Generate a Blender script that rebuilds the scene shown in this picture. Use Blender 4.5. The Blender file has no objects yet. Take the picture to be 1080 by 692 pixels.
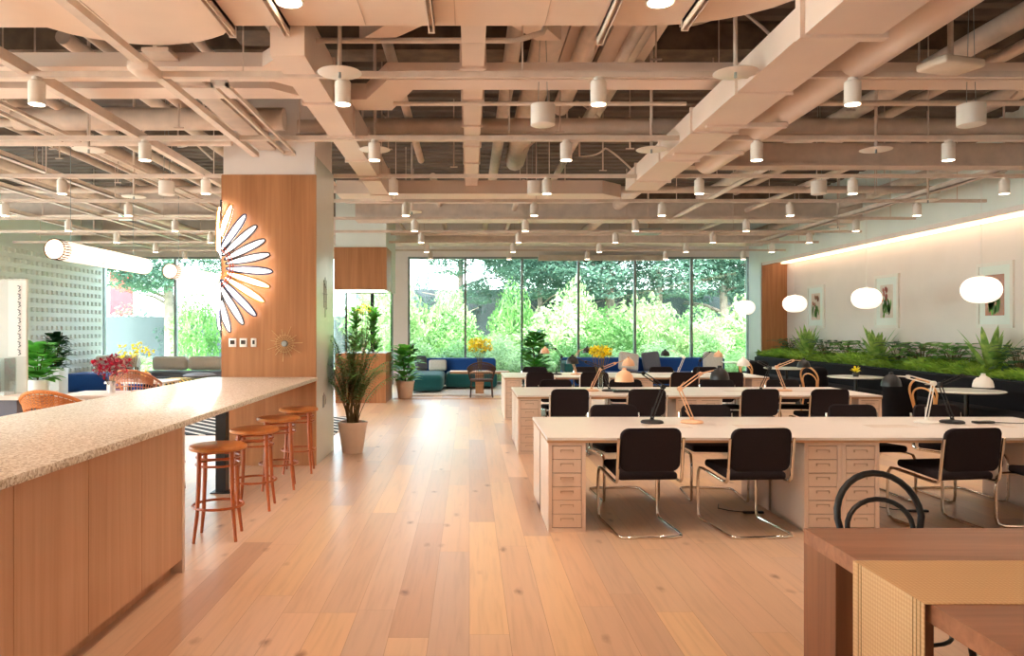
import bpy, bmesh, math, random
from mathutils import Vector, Matrix, Euler
PI = math.pi
rnd = random.Random(7)
scene = bpy.context.scene
col = scene.collection
ORD = ['first', 'second', 'third', 'fourth', 'fifth', 'sixth', 'seventh', 'eighth', 'ninth', 'tenth', 'eleventh', 'twelfth']

# ------------------------------------------------------------------ materials
def lin(c):
    return tuple((v / 12.92 if v <= 0.04045 else ((v + 0.055) / 1.055) ** 2.4) for v in [x / 255 for x in c]) + (1,)

class NT:
    def __init__(s, name):
        s.m = bpy.data.materials.new(name); s.m.use_nodes = True
        s.t = s.m.node_tree; s.n = s.t.nodes; s.b = s.n['Principled BSDF']; s.out = s.n['Material Output']
    def node(s, kind, **kw):
        n = s.n.new(kind)
        for k, v in kw.items():
            if k.startswith('i_'):
                n.inputs[k[2:].replace('_', ' ')].default_value = v
            else: setattr(n, k, v)
        return n
    def link(s, a, b): s.t.links.new(a, b)
    def coord(s, kind='Object', scale=(1, 1, 1), rot=(0, 0, 0)):
        tc = s.node('ShaderNodeTexCoord'); mp = s.node('ShaderNodeMapping')
        mp.inputs['Scale'].default_value = scale; mp.inputs['Rotation'].default_value = rot
        s.link(tc.outputs[kind], mp.inputs['Vector']); return mp.outputs['Vector']
    def bump(s, fac, strength=0.2, dist=0.01):
        b = s.node('ShaderNodeBump'); b.inputs['Strength'].default_value = strength; b.inputs['Distance'].default_value = dist
        s.link(fac, b.inputs['Height']); s.link(b.outputs['Normal'], s.b.inputs['Normal'])

def ramp(t, fac, stops):
    r = t.node('ShaderNodeValToRGB'); e = r.color_ramp.elements
    e[0].position, e[0].color = stops[0]; e[1].position, e[1].color = stops[-1]
    for p, c in stops[1:-1]:
        x = e.new(p); x.color = c
    t.link(fac, r.inputs['Fac']); return r.outputs['Color']

def paint(name, rgb, rough=0.5, var=0.06, metal=0.0, scale=6, bump=0.0, spec=0.5):
    t = NT(name); v = t.coord(scale=(scale,) * 3)
    nz = t.node('ShaderNodeTexNoise', i_Scale=1.0, i_Detail=3.0); t.link(v, nz.inputs['Vector'])
    c = lin(rgb); d = tuple(max(0, x * (1 - var * 2)) for x in c[:3]) + (1,); u = tuple(min(1, x * (1 + var)) for x in c[:3]) + (1,)
    t.link(ramp(t, nz.outputs['Fac'], [(0.3, d), (0.7, u)]), t.b.inputs['Base Color'])
    t.b.inputs['Roughness'].default_value = rough; t.b.inputs['Metallic'].default_value = metal
    t.b.inputs['Specular IOR Level'].default_value = spec
    if bump: t.bump(nz.outputs['Fac'], bump, 0.01)
    return t.m

def emis(name, rgb, strength):
    t = NT(name); c = lin(rgb)
    t.b.inputs['Base Color'].default_value = c; t.b.inputs['Emission Color'].default_value = c
    nz = t.node('ShaderNodeTexNoise', i_Scale=3.0)
    mr = t.node('ShaderNodeMapRange'); mr.inputs['To Min'].default_value = strength * .97; mr.inputs['To Max'].default_value = strength * 1.03
    t.link(nz.outputs['Fac'], mr.inputs['Value']); t.link(mr.outputs['Result'], t.b.inputs['Emission Strength'])
    return t.m

def wood(name, a, b, grain=(30, 30, 1.2), rough=0.45, knots=False, bump=0.05):
    t = NT(name); v = t.coord(scale=grain)
    nz = t.node('ShaderNodeTexNoise', i_Scale=1.0, i_Detail=5.0, i_Distortion=0.6); t.link(v, nz.inputs['Vector'])
    v2 = t.coord(scale=tuple(g * .22 for g in grain))
    n2 = t.node('ShaderNodeTexNoise', i_Scale=1.0, i_Detail=2.0); t.link(v2, n2.inputs['Vector'])
    mx = t.node('ShaderNodeMath', operation='ADD'); t.link(nz.outputs['Fac'], mx.inputs[0]); t.link(n2.outputs['Fac'], mx.inputs[1])
    hf = t.node('ShaderNodeMath', operation='MULTIPLY'); hf.inputs[1].default_value = .5; t.link(mx.outputs[0], hf.inputs[0])
    t.link(ramp(t, hf.outputs[0], [(0.32, lin(b)), (0.68, lin(a))]), t.b.inputs['Base Color'])
    t.b.inputs['Roughness'].default_value = rough
    if bump: t.bump(nz.outputs['Fac'], bump, 0.002)
    return t.m

def floor_mat():
    t = NT('oak_planks'); v0 = t.coord('Object'); sp = t.node('ShaderNodeSeparateXYZ'); t.link(v0, sp.inputs[0])
    dv = t.node('ShaderNodeMath', operation='DIVIDE'); t.link(sp.outputs['X'], dv.inputs[0]); dv.inputs[1].default_value = .21
    fl = t.node('ShaderNodeMath', operation='FLOOR'); t.link(dv.outputs[0], fl.inputs[0])
    wn = t.node('ShaderNodeTexWhiteNoise', noise_dimensions='1D'); t.link(fl.outputs[0], wn.inputs['W'])
    ya = t.node('ShaderNodeMath', operation='MULTIPLY_ADD'); t.link(wn.outputs['Value'], ya.inputs[0]); ya.inputs[1].default_value = 9.0; t.link(sp.outputs['Y'], ya.inputs[2])
    cb = t.node('ShaderNodeCombineXYZ'); t.link(ya.outputs[0], cb.inputs['X']); t.link(sp.outputs['X'], cb.inputs['Y']); v = cb.outputs[0]
    br = t.node('ShaderNodeTexBrick', offset=0.0, offset_frequency=2, squash=1.0)
    br.inputs['Scale'].default_value = 1; br.inputs['Brick Width'].default_value = 2.3; br.inputs['Row Height'].default_value = 0.21
    br.inputs['Mortar Size'].default_value = 0.0012; br.inputs['Mortar Smooth'].default_value = 0.3; br.inputs['Bias'].default_value = 0.0
    br.inputs['Color1'].default_value = (0, 0, 0, 1); br.inputs['Color2'].default_value = (1, 1, 1, 1); br.inputs['Mortar'].default_value = (.5, .5, .5, 1)
    t.link(v, br.inputs['Vector'])
    g = t.coord('Object', scale=(30, 1.6, 1)); nz = t.node('ShaderNodeTexNoise', i_Scale=1.0, i_Detail=4.0, i_Distortion=.5)
    # shift the grain from board to board
    cmb = t.node('ShaderNodeVectorMath', operation='MULTIPLY_ADD'); t.link(br.outputs['Color'], cmb.inputs[0]); cmb.inputs[1].default_value = (13, 7, 5); t.link(g, cmb.inputs[2])
    t.link(cmb.outputs[0], nz.inputs['Vector'])
    base = ramp(t, br.outputs['Color'], [(0.0, lin((194, 156, 130))), (0.2, lin((222, 184, 150))), (0.4, lin((212, 170, 136))), (0.55, lin((228, 188, 144))), (0.72, lin((202, 168, 144))), (0.88, lin((226, 188, 156))), (1.0, lin((196, 154, 124)))])
    grain = ramp(t, nz.outputs['Fac'], [(0.25, (.80, .77, .74, 1)), (0.5, (.97, .97, .97, 1)), (0.75, (1.04, 1.04, 1.04, 1))])
    mx = t.node('ShaderNodeMix', data_type='RGBA', blend_type='MULTIPLY'); mx.inputs['Factor'].default_value = .8
    t.link(base, mx.inputs[6]); t.link(grain, mx.inputs[7])
    kv = t.coord('Object', scale=(4.2, 2.0, 1)); vo = t.node('ShaderNodeTexVoronoi', i_Scale=1.0, i_Randomness=1.0)
    kn = t.node('ShaderNodeTexNoise', i_Scale=6.0, i_Detail=2.0); t.link(kv, kn.inputs['Vector'])
    ka = t.node('ShaderNodeVectorMath', operation='MULTIPLY_ADD'); t.link(kn.outputs['Color'], ka.inputs[0]); ka.inputs[1].default_value = (.16, .16, 0); t.link(kv, ka.inputs[2])
    t.link(ka.outputs[0], vo.inputs['Vector'])
    kf = ramp(t, vo.outputs['Distance'], [(0.03, (.30, .21, .17, 1)), (0.065, (.62, .52, .46, 1)), (0.15, (1, 1, 1, 1))])
    m2 = t.node('ShaderNodeMix', data_type='RGBA', blend_type='MULTIPLY'); m2.inputs['Factor'].default_value = .85
    t.link(mx.outputs[2], m2.inputs[6]); t.link(kf, m2.inputs[7])
    m3 = t.node('ShaderNodeMix', data_type='RGBA', blend_type='MIX'); t.link(br.outputs['Fac'], m3.inputs['Factor'])
    t.link(m2.outputs[2], m3.inputs[6]); m3.inputs[7].default_value = lin((158, 116, 86))
    t.link(m3.outputs[2], t.b.inputs['Base Color'])
    rr = t.node('ShaderNodeMapRange'); rr.inputs['To Min'].default_value = .26; rr.inputs['To Max'].default_value = .40; t.b.inputs['Specular IOR Level'].default_value = .75
    t.link(nz.outputs['Fac'], rr.inputs['Value']); t.link(rr.outputs['Result'], t.b.inputs['Roughness'])
    t.bump(nz.outputs['Fac'], .08, .002)
    return t.m

def terrazzo_mat():
    t = NT('speckled_stone'); v = t.coord('Object')
    vo = t.node('ShaderNodeTexVoronoi', i_Scale=95.0); t.link(v, vo.inputs['Vector'])
    sx = t.node('ShaderNodeSeparateColor'); t.link(vo.outputs['Color'], sx.inputs[0])
    c = ramp(t, sx.outputs[0], [(0.0, lin((165, 142, 120))), (0.22, lin((202, 186, 165))), (0.5, lin((226, 214, 198))), (0.85, lin((242, 235, 224))), (1.0, lin((190, 170, 148)))])
    t.link(c, t.b.inputs['Base Color']); t.b.inputs['Roughness'].default_value = .28
    return t.m

def glass_mat(name, tint=(0.93, 0.98, 0.96), refl=0.07):
    t = NT(name); t.n.remove(t.b)
    tr = t.node('ShaderNodeBsdfTransparent'); tr.inputs['Color'].default_value = tint + (1,)
    gl = t.node('ShaderNodeBsdfGlossy'); gl.inputs['Roughness'].default_value = .02
    fr = t.node('ShaderNodeFresnel', i_IOR=1.35)
    mx = t.node('ShaderNodeMixShader'); k_ = t.node('ShaderNodeMath', operation='MULTIPLY'); k_.inputs[1].default_value = refl * 14 if refl >= .07 else .35; t.link(fr.outputs[0], k_.inputs[0]); t.link(k_.outputs[0], mx.inputs[0]); t.link(tr.outputs[0], mx.inputs[1]); t.link(gl.outputs[0], mx.inputs[2])
    t.link(mx.outputs[0], t.out.inputs['Surface']); return t.m

def leafm(name, a, b, trans=.35, rough=.45, scale=3.0):
    t = NT(name); t.n.remove(t.b)
    v = t.coord('Object', scale=(scale,) * 3); nz = t.node('ShaderNodeTexNoise', i_Scale=1.0, i_Detail=4.0); t.link(v, nz.inputs['Vector'])
    c = ramp(t, nz.outputs['Fac'], [(0.3, lin(b)), (0.7, lin(a))])
    pb = t.node('ShaderNodeBsdfPrincipled'); pb.inputs['Roughness'].default_value = rough; t.link(c, pb.inputs['Base Color'])
    tl = t.node('ShaderNodeBsdfTranslucent'); t.link(c, tl.inputs['Color'])
    mx = t.node('ShaderNodeMixShader'); mx.inputs[0].default_value = trans; t.link(pb.outputs[0], mx.inputs[1]); t.link(tl.outputs[0], mx.inputs[2])
    t.link(mx.outputs[0], t.out.inputs['Surface']); return t.m

def stripe_mat(name, a, b, vec='Object', scale=20, axis='Y', rough=.8, lo=.45, hi=.55):
    t = NT(name); v = t.coord(vec); w = t.node('ShaderNodeTexWave', wave_type='BANDS', bands_direction=axis); w.inputs['Scale'].default_value = scale
    w.inputs['Distortion'].default_value = .3
    t.link(v, w.inputs['Vector']); t.link(ramp(t, w.outputs['Fac'], [(lo, lin(a)), (hi, lin(b))]), t.b.inputs['Base Color'])
    t.b.inputs['Roughness'].default_value = rough; return t.m

def fabric(name, rgb, rough=.95, scale=220, sheen=.15):
    t = NT(name); v = t.coord('Object', scale=(scale,) * 3)
    nz = t.node('ShaderNodeTexNoise', i_Scale=1.0, i_Detail=1.0); t.link(v, nz.inputs['Vector'])
    c = lin(rgb); d = tuple(x * .75 for x in c[:3]) + (1,); u = tuple(min(1, x * 1.2) for x in c[:3]) + (1,)
    t.link(ramp(t, nz.outputs['Fac'], [(0.3, d), (0.7, u)]), t.b.inputs['Base Color'])
    t.b.inputs['Roughness'].default_value = rough; t.b.inputs['Sheen Weight'].default_value = sheen if sum(rgb) > 110 else 0.0; t.b.inputs['Specular IOR Level'].default_value = .5 if sum(rgb) > 150 else .2
    t.bump(nz.outputs['Fac'], .2, .002); return t.m

def weave_mat(name, a, b, scale=60):
    t = NT(name); v = t.coord('Object')
    w = t.node('ShaderNodeTexWave', wave_type='BANDS', bands_direction='X'); w.inputs['Scale'].default_value = scale; w.inputs['Distortion'].default_value = .6
    w2 = t.node('ShaderNodeTexWave', wave_type='BANDS', bands_direction='Y'); w2.inputs['Scale'].default_value = scale; w2.inputs['Distortion'].default_value = .8
    w3 = t.node('ShaderNodeTexWave', wave_type='BANDS', bands_direction='Z'); w3.inputs['Scale'].default_value = scale; w3.inputs['Distortion'].default_value = .8
    for w_ in (w, w2, w3): t.link(v, w_.inputs['Vector'])
    m = t.node('ShaderNodeMath', operation='ADD'); t.link(w2.outputs['Fac'], m.inputs[0]); t.link(w3.outputs['Fac'], m.inputs[1])
    m1 = t.node('ShaderNodeMath', operation='ADD'); t.link(w.outputs['Fac'], m1.inputs[0]); t.link(m.outputs[0], m1.inputs[1])
    m2 = t.node('ShaderNodeMath', operation='MULTIPLY'); m2.inputs[1].default_value = .34; t.link(m1.outputs[0], m2.inputs[0])
    t.link(ramp(t, m2.outputs[0], [(0.25, lin(b)), (0.7, lin(a))]), t.b.inputs['Base Color'])
    t.b.inputs['Roughness'].default_value = .75; t.bump(m2.outputs[0], .4, .003); return t.m

M = {}
M['floor'] = floor_mat()
M['paint'] = paint('warm_white_paint', (226, 208, 194), .5)
M['duct'] = paint('painted_duct', (230, 205, 188), .45, .03, scale=2)
M['pipe'] = paint('painted_pipe', (220, 198, 181), .5)
M['steel'] = paint('painted_steel', (206, 182, 164), .55)
M['deck'] = paint('ceiling_deck', (112, 98, 88), .85, .12, scale=2)
M['concrete'] = paint('raw_concrete', (124, 104, 88), .9, .2, scale=5, bump=.4)
M['wall'] = paint('wall_plaster', (238, 226, 219), .7, .015, scale=2)
M['wallg'] = paint('pale_green_plaster', (234, 240, 233), .7, .015, scale=2)
M['gloss'] = paint('gloss_white_panel', (222, 222, 214), .22, .01)
M['veneer'] = wood('oak_veneer', (184, 126, 80), (152, 96, 56), (26, 26, 1.0))
M['veneer_bar'] = wood('bar_front_veneer', (216, 168, 134), (196, 146, 110), (30, 30, .9))
M['stool'] = wood('cherry_wood', (186, 98, 46), (150, 68, 28), (40, 40, 4), .3)
M['stoolseat'] = wood('amber_seat_wood', (205, 132, 66), (180, 104, 48), (30, 4, 4), .35)
M['table'] = wood('walnut_top', (172, 116, 84), (130, 82, 56), (1.6, 30, 30), .35)
M['tableleg'] = wood('walnut_side', (150, 96, 62), (112, 68, 42), (30, 30, 1.4), .4)
M['lightwood'] = wood('beech_bentwood', (222, 170, 112), (196, 138, 84), (20, 20, 4), .4)
M['laminate'] = paint('desk_laminate', (230, 216, 206), .32, .01)
M['plyedge'] = wood('plywood_edge', (206, 160, 116), (170, 122, 84), (2, 60, 90), .5)
M['cab'] = paint('cabinet_lacquer', (230, 202, 180), .42, .015)
M['cabgroove'] = paint('drawer_gap', (150, 112, 86), .6)
M['handle'] = paint('drawer_pull', (196, 164, 138), .4)
M['black'] = fabric('black_fabric', (42, 33, 34), sheen=.2)
M['chrome'] = paint('chrome_tube', (226, 220, 212), .12, .01, metal=1.0)
M['terrazzo'] = terrazzo_mat()
M['darkmetal'] = paint('black_metal', (28, 27, 27), .4)
M['mullion'] = paint('window_frame_metal', (150, 156, 154), .4, metal=.3)
M['glass'] = glass_mat('window_glass')
M['caseglass'] = glass_mat('case_glass', (0.96, .99, .98), .02)
M['white'] = paint('white_lacquer', (236, 230, 222), .45, .01)
M['whitemetal'] = paint('white_lamp_metal', (240, 232, 220), .35, .01)
M['peachmetal'] = paint('peach_lamp_metal', (232, 180, 140), .35, .02)
M['pot'] = paint('ceramic_pot', (232, 208, 190), .55, .03)
M['whitepot'] = paint('white_ceramic', (240, 240, 238), .4, .01)
M['soil'] = paint('potting_soil', (60, 42, 30), .95, .2, scale=40, bump=.6)
M['can'] = paint('spot_can', (232, 220, 208), .4, .01)
M['lampglow'] = emis('spot_lens_glow', (255, 232, 200), 16)
M['globe'] = emis('globe_shade_glow', (255, 238, 220), 1.15)
M['tubeglow'] = emis('tube_lamp_glow', (255, 234, 214), 1.25)
M['neonwhite'] = emis('neon_white_glow', (250, 246, 244), 16)
M['cove'] = emis('cove_strip_glow', (255, 214, 178), 3.6)
M['bulb'] = emis('desk_lamp_bulb', (255, 236, 205), 12)
M['exit'] = emis('exit_sign_light', (214, 246, 232), 1.4)
M['exitgreen'] = emis('exit_sign_arrow', (20, 160, 110), .8)
M['planter'] = paint('black_planter', (24, 20, 19), .6)
M['navy'] = fabric('navy_booth_fabric', (20, 18, 21))
M['slate'] = fabric('slate_seat_fabric', (66, 72, 84))
M['blue'] = fabric('blue_sofa_fabric', (24, 78, 152))
M['teal'] = fabric('teal_sofa_fabric', (20, 92, 96))
M['beige'] = fabric('beige_cushion_fabric', (226, 212, 196))
M['cream'] = fabric('cream_pillow_fabric', (226, 222, 214))
M['grey'] = fabric('grey_cushion_fabric', (104, 106, 116))
M['rug'] = fabric('pale_rug', (222, 216, 208), scale=60)
M['rattan'] = weave_mat('rattan_weave', (222, 142, 74), (160, 86, 36), 45)
M['rattanpink'] = weave_mat('pink_rattan_weave', (226, 150, 110), (176, 96, 64), 45)
M['rattandark'] = weave_mat('dark_rattan_weave', (96, 70, 58), (44, 30, 26), 45)
M['runner'] = weave_mat('straw_runner_weave', (214, 174, 126), (200, 156, 108), 20)
M['runnerline'] = paint('runner_border_thread', (140, 110, 66), .9)
M['stripes'] = stripe_mat('black_white_rug', (20, 20, 24), (225, 220, 212), scale=2.1, axis='DIAGONAL', lo=.72, hi=.8)
M['leaf'] = leafm('fresh_green_leaf', (130, 192, 76), (56, 118, 40))
M['fig'] = leafm('fiddle_fig_leaf', (140, 212, 84), (70, 150, 54))
M['darkleaf'] = leafm('dark_green_leaf', (56, 118, 58), (24, 68, 34))
M['palm'] = leafm('palm_frond_leaf', (112, 164, 78), (52, 100, 42), .25)
M['fern'] = leafm('fern_leaf', (176, 208, 84), (92, 138, 44), scale=5)
M['strap'] = leafm('dracaena_leaf', (186, 210, 116), (82, 138, 56), scale=9)
M['stem'] = paint('plant_stem', (110, 92, 56), .7)
M['red'] = leafm('red_orchid_petal', (214, 24, 62), (150, 8, 40))
M['yellow'] = leafm('yellow_petal', (255, 244, 70), (255, 232, 24), .25)
M['cleargl'] = glass_mat('vase_glass', (.9, .96, .95))
M['outleafa'] = leafm('garden_leaf_light', (188, 212, 156), (70, 116, 54), .4, scale=.9)
M['outleafb'] = leafm('garden_leaf_mid', (130, 178, 102), (34, 86, 34), .4, scale=.9)
M['outleafc'] = leafm('garden_leaf_blue_green', (104, 140, 122), (34, 66, 54), .4, scale=.9)
M['bark'] = paint('tree_bark', (118, 108, 98), .9, .2, scale=5, bump=.5)
M['lawn'] = paint('garden_ground', (150, 176, 124), .95, .2, scale=2)
M['gravel'] = paint('pale_paving', (214, 214, 206), .9, .05)
M['fence'] = paint('grey_garden_wall', (58, 68, 74), .8, .05)
M['redsign'] = paint('red_banner', (206, 40, 52), .6)
M['mirror'] = paint('gold_metal', (222, 190, 140), .3, .02, metal=.8)
M['screen'] = paint('dark_display', (50, 46, 44), .2)
M['ink'] = paint('black_ink', (40, 40, 44), .6)
M['blind'] = paint('blind_fabric', (226, 208, 188), .8)
M['paper'] = paint('paper', (240, 236, 230), .7, .01)
M['yellowpat'] = stripe_mat('yellow_black_pattern', (30, 28, 26), (226, 184, 92), scale=7, axis='DIAGONAL')
M['neonred'] = paint('red_neon_tube', (196, 84, 66), .4)
M['neongrey'] = paint('grey_neon_tube', (84, 78, 84), .4)
M['neonnavy'] = paint('navy_neon_tube', (70, 72, 104), .4)
M['neonyellow'] = paint('amber_neon_tube', (226, 166, 76), .4)
M['stretch'] = paint('soffit_panel', (234, 208, 188), .6, .01)
M['grout'] = paint('soffit_joint', (206, 176, 154), .7)

# ------------------------------------------------------------------ mesh builder
class MB:
    def __init__(s): s.v = []; s.f = []; s.T = Matrix()
    def add(s, vs, fs):
        o = len(s.v); T = s.T
        s.v += [tuple(T @ Vector(p)) for p in vs]; s.f += [tuple(o + i for i in f) for f in fs]; return s
    def box(s, x0, x1, y0, y1, z0, z1):
        vs = [(x, y, z) for z in (z0, z1) for y in (y0, y1) for x in (x0, x1)]
        return s.add(vs, [(0, 2, 3, 1), (4, 5, 7, 6), (0, 1, 5, 4), (2, 6, 7, 3), (0, 4, 6, 2), (1, 3, 7, 5)])
    def rbox(s, x0, x1, y0, y1, z0, z1, r=.02, seg=3, only=None):
        bm = bmesh.new(); bmesh.ops.create_cube(bm, size=1)
        for v in bm.verts:
            v.co = Vector(((x0 + x1) / 2 + v.co.x * (x1 - x0), (y0 + y1) / 2 + v.co.y * (y1 - y0), (z0 + z1) / 2 + v.co.z * (z1 - z0)))
        es = [e for e in bm.edges if only is None or abs((e.verts[0].co - e.verts[1].co)['xyz'.index(only)]) > 1e-6]
        bmesh.ops.bevel(bm, geom=es, offset=r, segments=seg, affect='EDGES', profile=.5)
        bm.verts.index_update()
        s.add([v.co.copy() for v in bm.verts], [tuple(v.index for v in f.verts) for f in bm.faces]); bm.free(); return s
    def tube(s, pts, r, n=8, closed=False):
        P = [Vector(p) for p in pts]; m = len(P); rs = r if isinstance(r, (list, tuple)) else [r] * m
        vs = []; fs = []; up = None
        for i in range(m):
            a = P[(i - 1) % m] if (closed or i > 0) else P[i]; b = P[(i + 1) % m] if (closed or i < m - 1) else P[i]
            t = (b - a).normalized()
            if up is None:
                up = Vector((0, 0, 1)) if abs(t.z) < .9 else Vector((1, 0, 0))
            up = (up - t * up.dot(t)); up = up.normalized() if up.length > 1e-6 else t.orthogonal().normalized()
            w = t.cross(up)
            for k in range(n):
                q = 2 * PI * k / n; vs.append(P[i] + (up * math.cos(q) + w * math.sin(q)) * rs[i])
        for i in range(m if closed else m - 1):
            j = (i + 1) % m
            for k in range(n):
                l = (k + 1) % n; fs.append((i * n + k, i * n + l, j * n + l, j * n + k))
        if not closed:
            fs.append(tuple(range(n))[::-1]); fs.append(tuple((m - 1) * n + k for k in range(n)))
        return s.add(vs, fs)
    def lathe(s, prof, n=24, c=(0, 0, 0), sx=1, sy=1, axis='z'):
        vs = []; fs = []; m = len(prof)
        for (r, z) in prof:
            for k in range(n):
                q = 2 * PI * k / n; x, y = r * math.cos(q) * sx, r * math.sin(q) * sy
                vs.append((c[0] + x, c[1] + y, c[2] + z) if axis == 'z' else (c[0] + x, c[1] + z, c[2] + y))
        for i in range(m - 1):
            for k in range(n):
                l = (k + 1) % n; fs.append((i * n + k, i * n + l, (i + 1) * n + l, (i + 1) * n + k))
        if prof[0][0] > 1e-6: fs.append(tuple(range(n))[::-1])
        if prof[-1][0] > 1e-6: fs.append(tuple((m - 1) * n + k for k in range(n)))
        return s.add(vs, fs)
    def cyl(s, c, r, z0, z1, n=20): return s.lathe([(r, z0), (r, z1)], n, c)
    def prism(s, pts, z0, z1):
        n = len(pts); vs = [(x, y, z0) for x, y in pts] + [(x, y, z1) for x, y in pts]
        return s.add(vs, [tuple(range(n))[::-1], tuple(range(n, 2 * n))] + [(i, (i + 1) % n, n + (i + 1) % n, n + i) for i in range(n)])
    def leaf(s, b, d, up, L, W, droop=.3, seg=3, fold=.15):
        b = Vector(b); d = Vector(d).normalized(); up = Vector(up)
        side = d.cross(up)
        side = side.normalized() if side.length > 1e-4 else Vector((1, 0, 0))
        nrm = side.cross(d)
        vs = []; fs = []
        for i in range(seg + 1):
            t = i / seg; w = W * .5 * math.sin(PI * min(1, .12 + t * .88)) ** .8 if i < seg else 0.001
            p = b + d * (L * t) - Vector((0, 0, 1)) * (droop * L * t * t)
            vs += [p - side * w + nrm * (fold * w), p, p + side * w + nrm * (fold * w)]
        for i in range(seg):
            a = i * 3; fs += [(a, a + 1, a + 4, a + 3), (a + 1, a + 2, a + 5, a + 4)]
        return s.add(vs, fs)
    def clampx(s, hi):
        s.v = [(min(hi, v[0]), v[1], v[2]) for v in s.v]; return s
    def build(s, name, mat, parent=None, loc=(0, 0, 0), rot=(0, 0, 0), sharp=35):
        me = bpy.data.meshes.new(name); me.from_pydata(s.v, [], s.f); me.validate()
        bm = bmesh.new(); bm.from_mesh(me)
        if len(bm.faces) < 6000: bmesh.ops.recalc_face_normals(bm, faces=bm.faces)
        bm.to_mesh(me); bm.free()
        me.polygons.foreach_set('use_smooth', [True] * len(me.polygons)); me.set_sharp_from_angle(angle=math.radians(sharp))
        me.materials.append(M[mat] if isinstance(mat, str) else mat)
        o = bpy.data.objects.new(name, me); col.objects.link(o); o.location = loc; o.rotation_euler = rot
        if parent is not None: o.parent = parent
        return o

def tag(o, label, cat, group=None, kind=None):
    o['label'] = label; o['category'] = cat
    if group: o['group'] = group
    if kind: o['kind'] = kind
    return o
def thing(name, label, cat, loc=(0, 0, 0), rz=0, group=None, kind=None):
    o = bpy.data.objects.new(name, None); col.objects.link(o); o.location = loc; o.rotation_euler = (0, 0, rz)
    o.empty_display_size = .1
    return tag(o, label, cat, group, kind)
def struct(o, label=None, cat='room'):
    o['kind'] = 'structure'
    if label: o['label'] = label; o['category'] = cat
    return o
KIDS = {}
def copy_tree(o, parent=None):
    c = o.copy(); col.objects.link(c)
    if parent is not None: c.parent = parent
    for ch in [x for x in ALLKIDS(o)]: copy_tree(ch, c)
    return c
def ALLKIDS(o): return list(o.children)
def bxyz(x0, x1, y0, y1, z0, z1): return MB().box(x0, x1, y0, y1, z0, z1)
def arc(cx, cz, rx, rz, a0, a1, n, y=0, plane='xz'):
    out = []
    for i in range(n + 1):
        q = a0 + (a1 - a0) * i / n; x, z = cx + rx * math.cos(q), cz + rz * math.sin(q)
        out.append((x, y, z) if plane == 'xz' else (x, z, y))
    return out

# ------------------------------------------------------------------ room shell
XL, XR, XN, YW, YB, ZC = -10.4, 7.93, 8.63, 21.5, -3.5, 4.75
struct(bxyz(XL - .2, XN + .3, YB - .2, YW + .35, -.15, 0).build('floor', 'floor'), 'oak plank floor running towards the garden windows', 'floor')
# ceiling deck: corrugated sheet with ribs
mb = MB().box(XL - .2, XN + .3, YB - .2, YW + .35, ZC + .06, ZC + .35)
y = YB
while y < YW:
    mb.add([(XL, y, ZC + .06), (XL, y + .05, ZC), (XL, y + .17, ZC), (XL, y + .22, ZC + .06), (XN, y, ZC + .06), (XN, y + .05, ZC), (XN, y + .17, ZC), (XN, y + .22, ZC + .06)],
           [(0, 1, 5, 4), (1, 2, 6, 5), (2, 3, 7, 6)]); y += .3
struct(mb.build('ceiling', 'deck'), 'dark corrugated ceiling deck above the pipes', 'ceiling')
# right wall with niche
struct(bxyz(XR, XN + .3, YB, YW, 3.38, ZC + .06).build('wall_right', 'wallg'), 'pale green bulkhead above the planted niche', 'wall')
struct(bxyz(XN, XN + .3, YB, 20.6, 0, 3.38).build('wall_niche', 'wall'), 'plaster wall at the back of the niche with framed pictures', 'wall')
struct(bxyz(XR, XN + .3, 20.64, YW, 0, 3.38).build('wall_corner', 'wallg'), 'pale plaster pier between niche and garden windows', 'wall')
struct(bxyz(XR + .02, XN, 20.6, 20.64, 0, 3.37).build('trim_1', 'veneer'), 'oak veneer panel lining the far end of the niche', 'wall panel')
struct(bxyz(XR + .02, XR + .06, YB, 20.6, 3.30, 3.38).build('trim_2', 'wall'), 'lip hiding the warm strip light over the niche', 'trim')
tag(bxyz(8.42, 8.56, YB + .2, 20.5, 3.335, 3.36).build('cove_light_strip', 'cove'), 'warm linear cove light along the top of the picture niche', 'light')
# back and left shell
struct(bxyz(XL - .2, XN + .3, YB - .2, YB, 0, ZC + .06).build('wall_back', 'wall'), 'plain wall closing the room', 'wall')
struct(bxyz(XL - .2, XL, 16.6, YW, 0, ZC + .06).build('wall_left', 'wallg'), 'pale green side wall carrying the studded panel', 'wall')
mb = MB().box(XL - .2, XL, YB, 16.6, 3.6, ZC + .06).box(XL - .2, XL, YB, 16.6, 0, .12)
for y in (YB + .1, 0, 3.3, 6.6, 9.9, 13.2, 16.5): mb.box(XL - .18, XL - .06, y - .05, y + .05, .12, 3.6)
w = struct(mb.build('window_1', 'mullion'), 'unseen side glazing added for daylight left of the lounge', 'window')  # out of view, put in so daylight reaches the lounge from the left
bxyz(XL - .13, XL - .12, YB, 16.6, .12, 3.6).build('pane', 'glass', w)
# studded wall panel
mb = MB().box(XL, XL + .05, 16.7, 21.4, 0, 3.5)
z = 3.36
while z > .3:
    y = 16.86
    while y < 21.35:
        a, b_, h = .058, .038, .035
        mb.add([(XL + .05, y - a, z - a), (XL + .05, y + a, z - a), (XL + .05, y + a, z + a), (XL + .05, y - a, z + a),
                (XL + .05 + h, y - b_, z - b_), (XL + .05 + h, y + b_, z - b_), (XL + .05 + h, y + b_, z + b_), (XL + .05 + h, y - b_, z + b_)],
               [(4, 5, 6, 7), (0, 1, 5, 4), (1, 2, 6, 5), (2, 3, 7, 6), (3, 0, 4, 7)])
        y += .22
    z -= .22
tag(mb.build('studded_wall_panel', 'wallg'), 'pale wall panel covered in rows of small raised studs', 'wall panel')

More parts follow.
